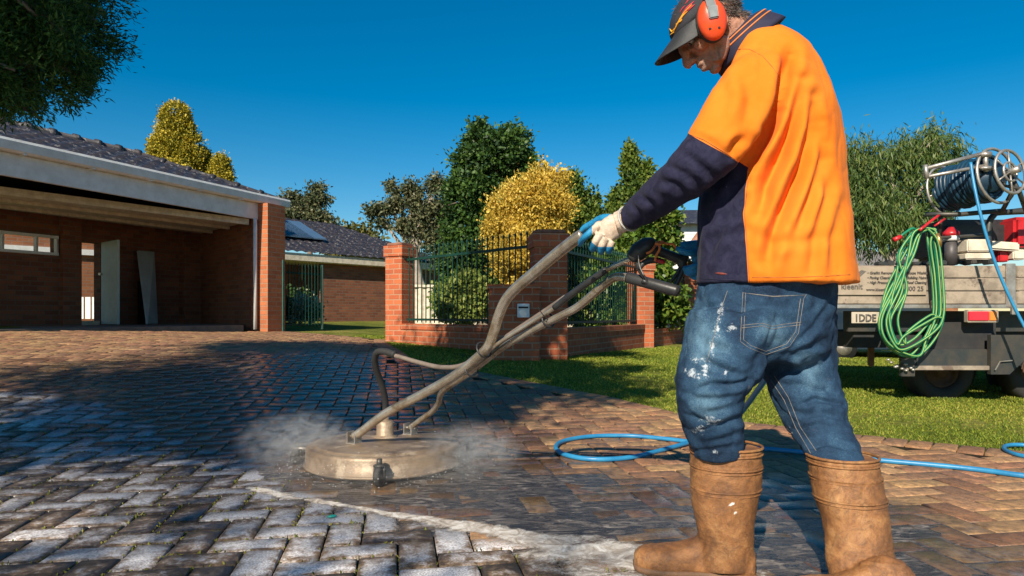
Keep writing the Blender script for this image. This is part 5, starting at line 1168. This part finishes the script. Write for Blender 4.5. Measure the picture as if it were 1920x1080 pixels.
# ---- jeans
jn=MB(); rings_=[]
for y,l,r,Y,hd in ((505,1325,1560,2.07,.15),(540,1308,1566,2.07,.155),(580,1300,1564,2.075,.16),(620,1292,1556,2.08,.165),(655,1290,1550,2.08,.155),(680,1300,1545,2.08,.12)): rings_.append(ringe((l+r)/2,y,(r-l)/2,Y,hd,36,2.3,R(10)))
jn.loft(rings_)
def leg(spec,rot=0):
    rg=[ringe((l+r)/2,y,(r-l)/2,Y,hd,30,2.15,rot) for y,l,r,Y,hd in spec]; jn.loft(rg)
leg([(580,1296,1452,2.00,.125),(620,1284,1450,2.0,.13),(660,1277,1437,1.99,.13),(700,1269,1423,1.985,.122),(735,1267,1399,1.98,.112),(765,1270,1391,1.985,.104),(790,1278,1391,1.995,.100),(820,1287,1391,2.005,.096),(845,1297,1393,2.01,.090),(856,1301,1393,2.01,.086)])
leg([(590,1430,1560,2.15,.12),(630,1428,1562,2.15,.122),(670,1427,1563,2.14,.12),(710,1433,1567,2.13,.113),(745,1449,1575,2.11,.106),(780,1466,1585,2.08,.100),(815,1485,1597,2.05,.096),(850,1509,1615,1.975,.09),(872,1521,1623,1.955,.086)])
Vj,Fj,Nj=fuse(jn,.0048,5,.5)
FLJ=[([(1310,668),(1345,690),(1385,702),(1415,700)],.009,7),([(1300,735),(1330,722),(1370,725),(1408,712)],.010,6),([(1272,728),(1300,745),(1345,752),(1402,742)],.008,6),([(1325,775),(1355,768),(1402,752)],.011,5),([(1280,772),(1310,790),(1340,792)],.005,6),([(1300,815),(1345,800),(1402,782)],.010,6),([(1290,822),(1320,830),(1375,822),(1402,805)],.006,5),([(1296,845),(1340,842),(1390,835)],.005,5),
     ([(1405,690),(1385,672),(1350,655),(1320,650)],.007,8),([(1450,640),(1420,680),(1400,730)],.010,8),([(1300,600),(1315,640),(1312,690)],.004,10),([(1325,560),(1330,600),(1320,640)],.004,8),
     ([(1450,690),(1490,695),(1530,682),(1568,660)],.008,7),([(1458,722),(1500,722),(1540,735),(1576,728)],.008,6),([(1500,760),(1530,748),(1580,760)],.009,5),([(1478,765),(1510,778),(1550,776),(1590,790)],.008,6),([(1500,806),(1535,794),(1578,806)],.008,5),([(1510,838),(1550,830),(1600,842)],.006,5),
     ([(1560,630),(1530,650),(1500,660),(1462,700)],.009,8),([(1440,570),(1470,600),(1490,640)],.004,10),([(1555,570),(1530,610),(1490,650),(1450,690)],.012,7),([(1530,700),(1550,720),(1562,750)],.006,7),([(1400,560),(1385,600),(1382,650)],.003,7)]
Vj=folds(Vj,Nj,[(a,b*(.55+.6*((i*37)%10)/10),c*(.8+.5*((i*53)%10)/10)) for i,(a,b,c) in enumerate(FLJ)]); Vj=ripple(Vj,Nj,9,.009,1,(1,1,1.2)); Vj=ripple(Vj,Nj,26,.0045,5,(1,1,1.25)); Vj=ridged(Vj,Nj,6,.006,2,(1,1,1.1)); Vj=ridged(Vj,Nj,13,.0028,6,(1,1,1.1)); Vj=ripple(Vj,Nj,60,.0012,8)
X_,Y_=proj(Vj)
def blob(px,py,rx,ry,a=0):
    dx,dy=X_-px,Y_-py; c_,s_=math.cos(a),math.sin(a); return 1-np.hypot((dx*c_+dy*s_)/rx,(-dx*s_+dy*c_)/ry)
pa=np.maximum.reduce([blob(1322,690,14,30,.15),blob(1336,650,9,40,.1),blob(1300,700,24,16,.4),blob(1345,615,10,26),blob(1374,615,14,14),blob(1335,790,30,14,.2),blob(1310,805,20,12),blob(1310,675,18,10),blob(1340,848,12,6),blob(1478,808,14,14),blob(1352,580,10,20),blob(1360,700,10,8)])
fad=np.maximum.reduce([blob(1320,650,60,120),blob(1335,760,50,50),blob(1450,620,60,50),blob(1520,700,50,60)])
m,t,b=newmat('denim'); v=pos(t); n=noise_node(t,v,9,6,.7); n2=noise_node(t,v,330,3,.7); n3=noise_node(t,v,70,6,.8,.5); pt=attr(t,'paint').outputs['Fac']; fd=attr(t,'fade').outputs['Fac']
c=ramp(t,mth(t,'ADD',mth(t,'ADD',mth(t,'MULTIPLY',n.outputs[0],.55),mth(t,'MULTIPLY',n2.outputs[0],.4)),mth(t,'MULTIPLY',fd,.22)),[(.36,(.007,.016,.038)),(.54,(.024,.062,.118)),(.72,(.10,.19,.27))])
pf_=mth(t,'ADD',pt,mth(t,'MULTIPLY',mth(t,'SUBTRACT',n3.outputs[0],.5),4.2)); pm=ramp(t,pf_,[(.55,0.),(.95,.85)])
brn=ramp(t,noise_node(t,v,30,5,.7).outputs[0],[(.66,0.),(.74,.35)])
c=mixc(t,brn.outputs[0],c.outputs[0],(.20,.12,.06)); spk=ramp(t,noise_node(t,v,120,4,.8).outputs[0],[(.70,0.),(.74,.5)]); c=mixc(t,spk.outputs[0],c,(.45,.45,.42)); c=mixc(t,pm.outputs[0],c,(.50,.55,.60)); t.links.new(c,b.inputs['Base Color']); b.inputs['Roughness'].default_value=.85; b.inputs['Specular IOR Level'].default_value=.2; bump(t,b,n2.outputs[0],.8,.0025)
jeans=mk('jeans',Vj,Fj,m,person,True,attrs={'paint':np.clip(pa,-1,1),'fade':np.clip(fad,0,1)})
bvJ=BVHTree.FromPolygons([tuple(p) for p in Vj],Fj)
TAN=M('tan_stitch',(.27,.23,.19),.8,(.08,.09,.11),60)
pk=[(1393,548),(1388,640),(1404,652),(1436,665),(1480,650),(1497,625),(1507,560),(1512,552)]
strokes('pocket_stitch',bvJ,[(pk,.0008),([(1398,549),(1394,637),(1408,648),(1436,659),(1475,645),(1492,622),(1501,560)],.0009),([(1393,549),(1450,556),(1512,553)],.0016),([(1392,610),(1430,606),(1448,612),(1470,608),(1503,604)],.0009),([(1391,615),(1430,611),(1448,617),(1470,613),(1502,609)],.0009)],TAN,jeans,.0006,10)
strokes('side_seam',bvJ,[([(1364,545),(1352,580),(1340,625),(1325,680)],.0009)],TAN,jeans,.0006,10)
strokes('inner_seam',bvJ,[([(1452,705),(1478,745),(1500,800),(1530,845)],.0010),([(1445,712),(1470,750),(1492,802),(1520,850)],.0010)],TAN,jeans,.0006,10)
# pocket panel, a second layer of cloth
# ---- boots
BOOT=None
m,t,b=newmat('muddy_rubber'); v=pos(t); n=noise_node(t,v,7,7,.75,.8); n3=noise_node(t,v,34,7,.85,.8); n2=noise_node(t,v,180,3,.6)
c=ramp(t,n.outputs[0],[(.32,(.11,.045,.017)),(.5,(.28,.12,.04)),(.70,(.44,.23,.09))]); c=mixc(t,ramp(t,n3.outputs[0],[(.47,0.),(.63,.75)]).outputs[0],c.outputs[0],(.11,.052,.025))
pw_=attr(t,'paint').outputs['Fac']; c=mixc(t,ramp(t,mth(t,'ADD',pw_,mth(t,'MULTIPLY',mth(t,'SUBTRACT',n3.outputs[0],.5),2.)),[(.55,0.),(.66,.9)]).outputs[0],c,(.75,.73,.70))
t.links.new(c,b.inputs['Base Color']); b.inputs['Roughness'].default_value=.6; bump(t,b,mth(t,'ADD',mth(t,'MULTIPLY',n2.outputs[0],.5),n3.outputs[0]),.6,.005); BOOT=m
def boot(spec,toe,heel,lab,paint):
    """spec: shaft rings from the top down; toe/heel: ground points"""
    mb=MB(); rg=[]
    for y,l,r,Y,hd in spec: rg.append(ringe((l+r)/2,y,(r-l)/2,Y,hd,32,2.1))
    mb.loft(rg)
    T=Vector(toe);Hh=Vector(heel); d=(T-Hh); L=d.length; d.normalize(); s=Vector((-d.y,d.x,0)); a=Hh+d*.0
    rt=Matrix((d,s,Vector((0,0,1)))).transposed()
    # foot as lofted sections along its length
    secs=[]
    for k,w_,h_,z0 in ((.0,.030,.075,.0),(.03,.040,.11,.0),(.12,.046,.14,.0),(.25,.046,.15,.0),(.38,.044,.135,.0),(.5,.046,.105,.0),(.64,.052,.088,.0),(.78,.056,.080,.0),(.89,.050,.072,.004),(.96,.037,.058,.008),(1.0,.020,.040,.012)):
        c=a+d*(k*L); q=[]
        for i in range(24):
            t_=2*PI*i/24; cx_,cz=math.cos(t_),math.sin(t_); zz=z0+(h_/2)*(1+ (cz if cz>0 else math.copysign(abs(cz)**.5,cz))); q.append(c+s*(w_*math.copysign(abs(cx_)**.8,cx_))+Vector((0,0,zz)))
        secs.append(q)
    mb.loft(secs)
    Vq,Fq2,Nq=fuse(mb,.0050,5,.5)
    # ribs round the shaft top, instep ridges
    X1,Y1=proj(Vq); top=spec[0][0]; Yc=spec[0][3]
    zt=CAMZ-(top-HY)*Yc/F
    for dz,am in ((.006,.0035),(.016,-.002),(.050,.003),(.056,-.0015),(.098,.003),(.104,-.0015),(.118,.002)):
        Vq=Vq+Nq*(am*np.exp(-((Vq[:,2]-(zt-dz))/.0035)**2)*(Vq[:,2]>.3))[:,None]
    Vq=ripple(Vq,Nq,12,.004,2); Vq=ripple(Vq,Nq,60,.0012,4)
    f_=np.clip(1-np.abs(Vq[:,2]-.13)/.05,0,1); Vq=Vq+Nq*(f_*.0022*np.sin(Vq[:,2]*520))[:,None]*np.clip((Nq[:,2:3]*0+1),0,1)*(np.abs(Nq[:,1])<.95)[:,None]*.6
    X1,Y1=proj(Vq); pa=np.full(len(Vq),-1.)
    for (bx_,by_,rx,ry,an) in paint:
        dx,dy=X1-bx_,Y1-by_; pa=np.maximum(pa,1-np.hypot((dx*math.cos(an)+dy*math.sin(an))/rx,(-dx*math.sin(an)+dy*math.cos(an))/ry))
    bt=mk('boot',Vq,Fq2,BOOT,person,True,attrs={'paint':pa}); bt['label']=lab
    # rolled rim standing proud of the jeans
    r0=[p for p in rg[0]]; rim=MB().tube([p+Vector((0,0,.004)) for p in r0+[r0[0]]],.0042,8,cap=False); rim.build('rim',BOOT,bt,True)
    for yy,rr_ in ((spec[0][0]+9,.0032),(spec[0][0]+34,.0032),(spec[0][0]+40,.0022),(spec[0][0]+74,.0034),(spec[0][0]+81,.0024)):
        ys=[q[0] for q in spec]; l,r,Yq,hd=[float(np.interp(yy,ys,[q[k] for q in spec])) for k in (1,2,3,4)]
        rg2=ringe((l+r)/2,yy,(r-l)/2,Yq,hd,32,2.1); mb2=MB().tube(rg2+[rg2[0]],rr_,8,cap=False); mb2.build('rib_band',BOOT,bt,True)
    so_=MB(); base=[]
    for k,w_ in ((.0,.030),(.03,.042),(.12,.049),(.25,.047),(.38,.043),(.5,.047),(.64,.056),(.78,.060),(.89,.054),(.96,.040),(1.0,.022)): base.append((k,w_))
    P_=[a+d*(k*L-.003)+s*w_ for k,w_ in base]+[a+d*(k*L+.004)-s*w_ for k,w_ in base[::-1]]
    so_.prism([p+Vector((0,0,.001)) for p in P_][::-1] if False else [p+Vector((0,0,.001)) for p in P_],(0,0,.018)); so_.build('sole',M('sole_rubber',(.20,.10,.05),.7,(.10,.055,.03),20,.3),bt,True)
boot([(838,1296,1426,2.03,.098),(870,1297,1426,2.03,.096),(910,1297,1424,2.03,.093),(950,1300,1416,2.03,.087),(985,1306,1412,2.03,.080),(1015,1312,1412,2.03,.072),(1045,1312,1412,2.03,.064),(1065,1318,1408,2.03,.055)],
     (.375,2.10,0),(.72,2.02,0),'left boot, planted flat and splashed with white paint',[(1372,945,14,7,-.5),(1378,962,12,5,-.5)])
boot([(857,1517,1640,1.955,.094),(890,1522,1646,1.95,.093),(930,1530,1655,1.935,.090),(970,1542,1662,1.92,.085),(1010,1550,1668,1.90,.077),(1050,1552,1674,1.88,.070),(1085,1558,1674,1.86,.062),(1112,1562,1672,1.85,.056)],
     (.735,1.835,0),(1.05,1.765,0),'right boot, set back behind the left one',[])

# ---- gloves
m,t,b=newmat('work_glove'); bl_=attr(t,'blue').outputs['Fac']; v=pos(t); n=noise_node(t,v,45,6,.75); n2=noise_node(t,v,300,3,.6); n3=noise_node(t,v,18,5,.7)
fac=nn(t,'ShaderNodeMapRange'); t.links.new(bl_,fac.inputs[0]); fac.inputs[1].default_value=-.0006; fac.inputs[2].default_value=.0006
pal=ramp(t,n.outputs[0],[(.3,(.34,.24,.17)),(.6,(.62,.50,.40))]); pal=mixc(t,ramp(t,n3.outputs[0],[(.55,0.),(.68,.5)]).outputs[0],pal.outputs[0],(.30,.18,.11)); blu=ramp(t,n.outputs[0],[(.35,(.006,.13,.30)),(.65,(.015,.26,.50))])
t.links.new(mixc(t,fac.outputs[0],pal,blu.outputs[0]),b.inputs['Base Color']); b.inputs['Roughness'].default_value=.6; bump(t,b,n2.outputs[0],.5,.002); GLOVE=m
gl=MB()
bar0,bar1=P(1045,475,2.49),P(1112,427,2.33); bd_=(bar1-bar0).normalized()
gl.tube([P(1186,405,2.20),P(1172,412,2.205),P(1158,418,2.215)],[.036,.037,.036],18,3)
gl.ell(P(1146,428,2.235),(.050,.030,.040),Matrix.Rotation(R(-38),3,'Y'),22,14)
gl.ell(P(1130,433,2.245),(.030,.026,.036),Matrix.Rotation(R(-38),3,'Y'),18,12)
fing=[[(1122,424,2.225,.0135),(1108,434,2.22,.0120),(1098,443,2.23,.0112),(1090,452,2.26,.0100),(1088,459,2.29,.0085)],
      [(1126,438,2.215,.0138),(1117,452,2.215,.0122),(1112,464,2.235,.0112),(1112,468,2.27,.0100),(1117,462,2.30,.0085)],
      [(1136,447,2.215,.0135),(1129,460,2.22,.0120),(1126,470,2.24,.0110),(1128,472,2.275,.0098),(1132,464,2.30,.0085)],
      [(1148,452,2.22,.0125),(1143,463,2.225,.0110),(1141,471,2.245,.0100),(1143,471,2.275,.0090),(1147,464,2.295,.008)]]
for fg in fing: gl.tube([P(a,b_,c) for a,b_,c,r in fg],[r for *_,r in fg],12,4)
gl.tube([P(1150,412,2.26),P(1132,410,2.30),P(1114,418,2.335),P(1098,426,2.36),P(1090,433,2.375)],[.018,.016,.0135,.012,.009],12,4)
Vg,Fg,Ng=fuse(gl,.0026,3,.5); Vg=ripple(Vg,Ng,45,.0018,2)
X_,Y_=proj(Vg)
# blue where the dipped palm, thumb and finger segments show
lim=np.interp(X_,[1085,1100,1120,1150,1165,1185],[438,446,463,463,455,436]); bmask=(Y_-lim)*.0017
bmask=np.maximum(bmask,(Vg[:,1]-2.262)*1.0); bmask=np.maximum(bmask,(1110-X_)*.0017-np.maximum(0,(447-Y_))*.0)
glv=mk('glove',Vg,Fg,GLOVE,person,True,attrs={'blue':bmask}); glv['label']='pale leather backed glove gripping the end of the handle bar'
MB().tube([P(1172,392,2.185),P(1186,433,2.195)],.001,4)
cf_=MB(); c0=P(1179,410,2.195); dd0=(P(1210,388,2.12)-P(1172,412,2.205)).normalized(); u0=dd0.orthogonal().normalized(); w0=dd0.cross(u0)
cf_.tube([c0+(u0*math.cos(i*PI/12)+w0*math.sin(i*PI/12))*.041 for i in range(25)],.0035,8,cap=False); cf_.build('cuff_edge',M('white_trim',(.6,.58,.55),.7),glv,True)
# right glove: wrist, palm and fingers closing round the rear coupling
gr_=MB(); gr_.tube([P(1335,468,2.28),P(1312,466,2.285),P(1290,466,2.285),P(1275,465,2.29)],[.040,.030,.026,.020],16,4)
gr_.ell(P(1318,482,2.275),(.040,.026,.034),None,18,12)
for fg in ([(1306,474,2.255,.012),(1292,474,2.245,.011),(1278,470,2.25,.010),(1270,466,2.27,.0085)],
           [(1318,494,2.24,.012),(1302,500,2.235,.0115),(1290,504,2.25,.011),(1284,503,2.27,.0095)],
           [(1322,504,2.245,.012),(1305,509,2.24,.0115),(1292,512,2.25,.0108),(1286,509,2.275,.0092)],
           [(1324,512,2.25,.0115),(1312,518,2.25,.0108),(1302,520,2.262,.0098),(1297,516,2.28,.0085)],
           [(1326,498,2.30,.012),(1310,505,2.335,.0115),(1298,503,2.345,.0105),(1290,498,2.345,.0085)]):
    gr_.tube([P(a,b_,c) for a,b_,c,r in fg],[r for *_,r in fg],12,4)
Vg,Fg,Ng=fuse(gr_,.0026,3,.5); g2=mk('glove',Vg,Fg,GLOVE,person,True,attrs={'blue':np.ones(len(Vg))}); g2['label']='blue dipped glove holding the spray gun coupling'
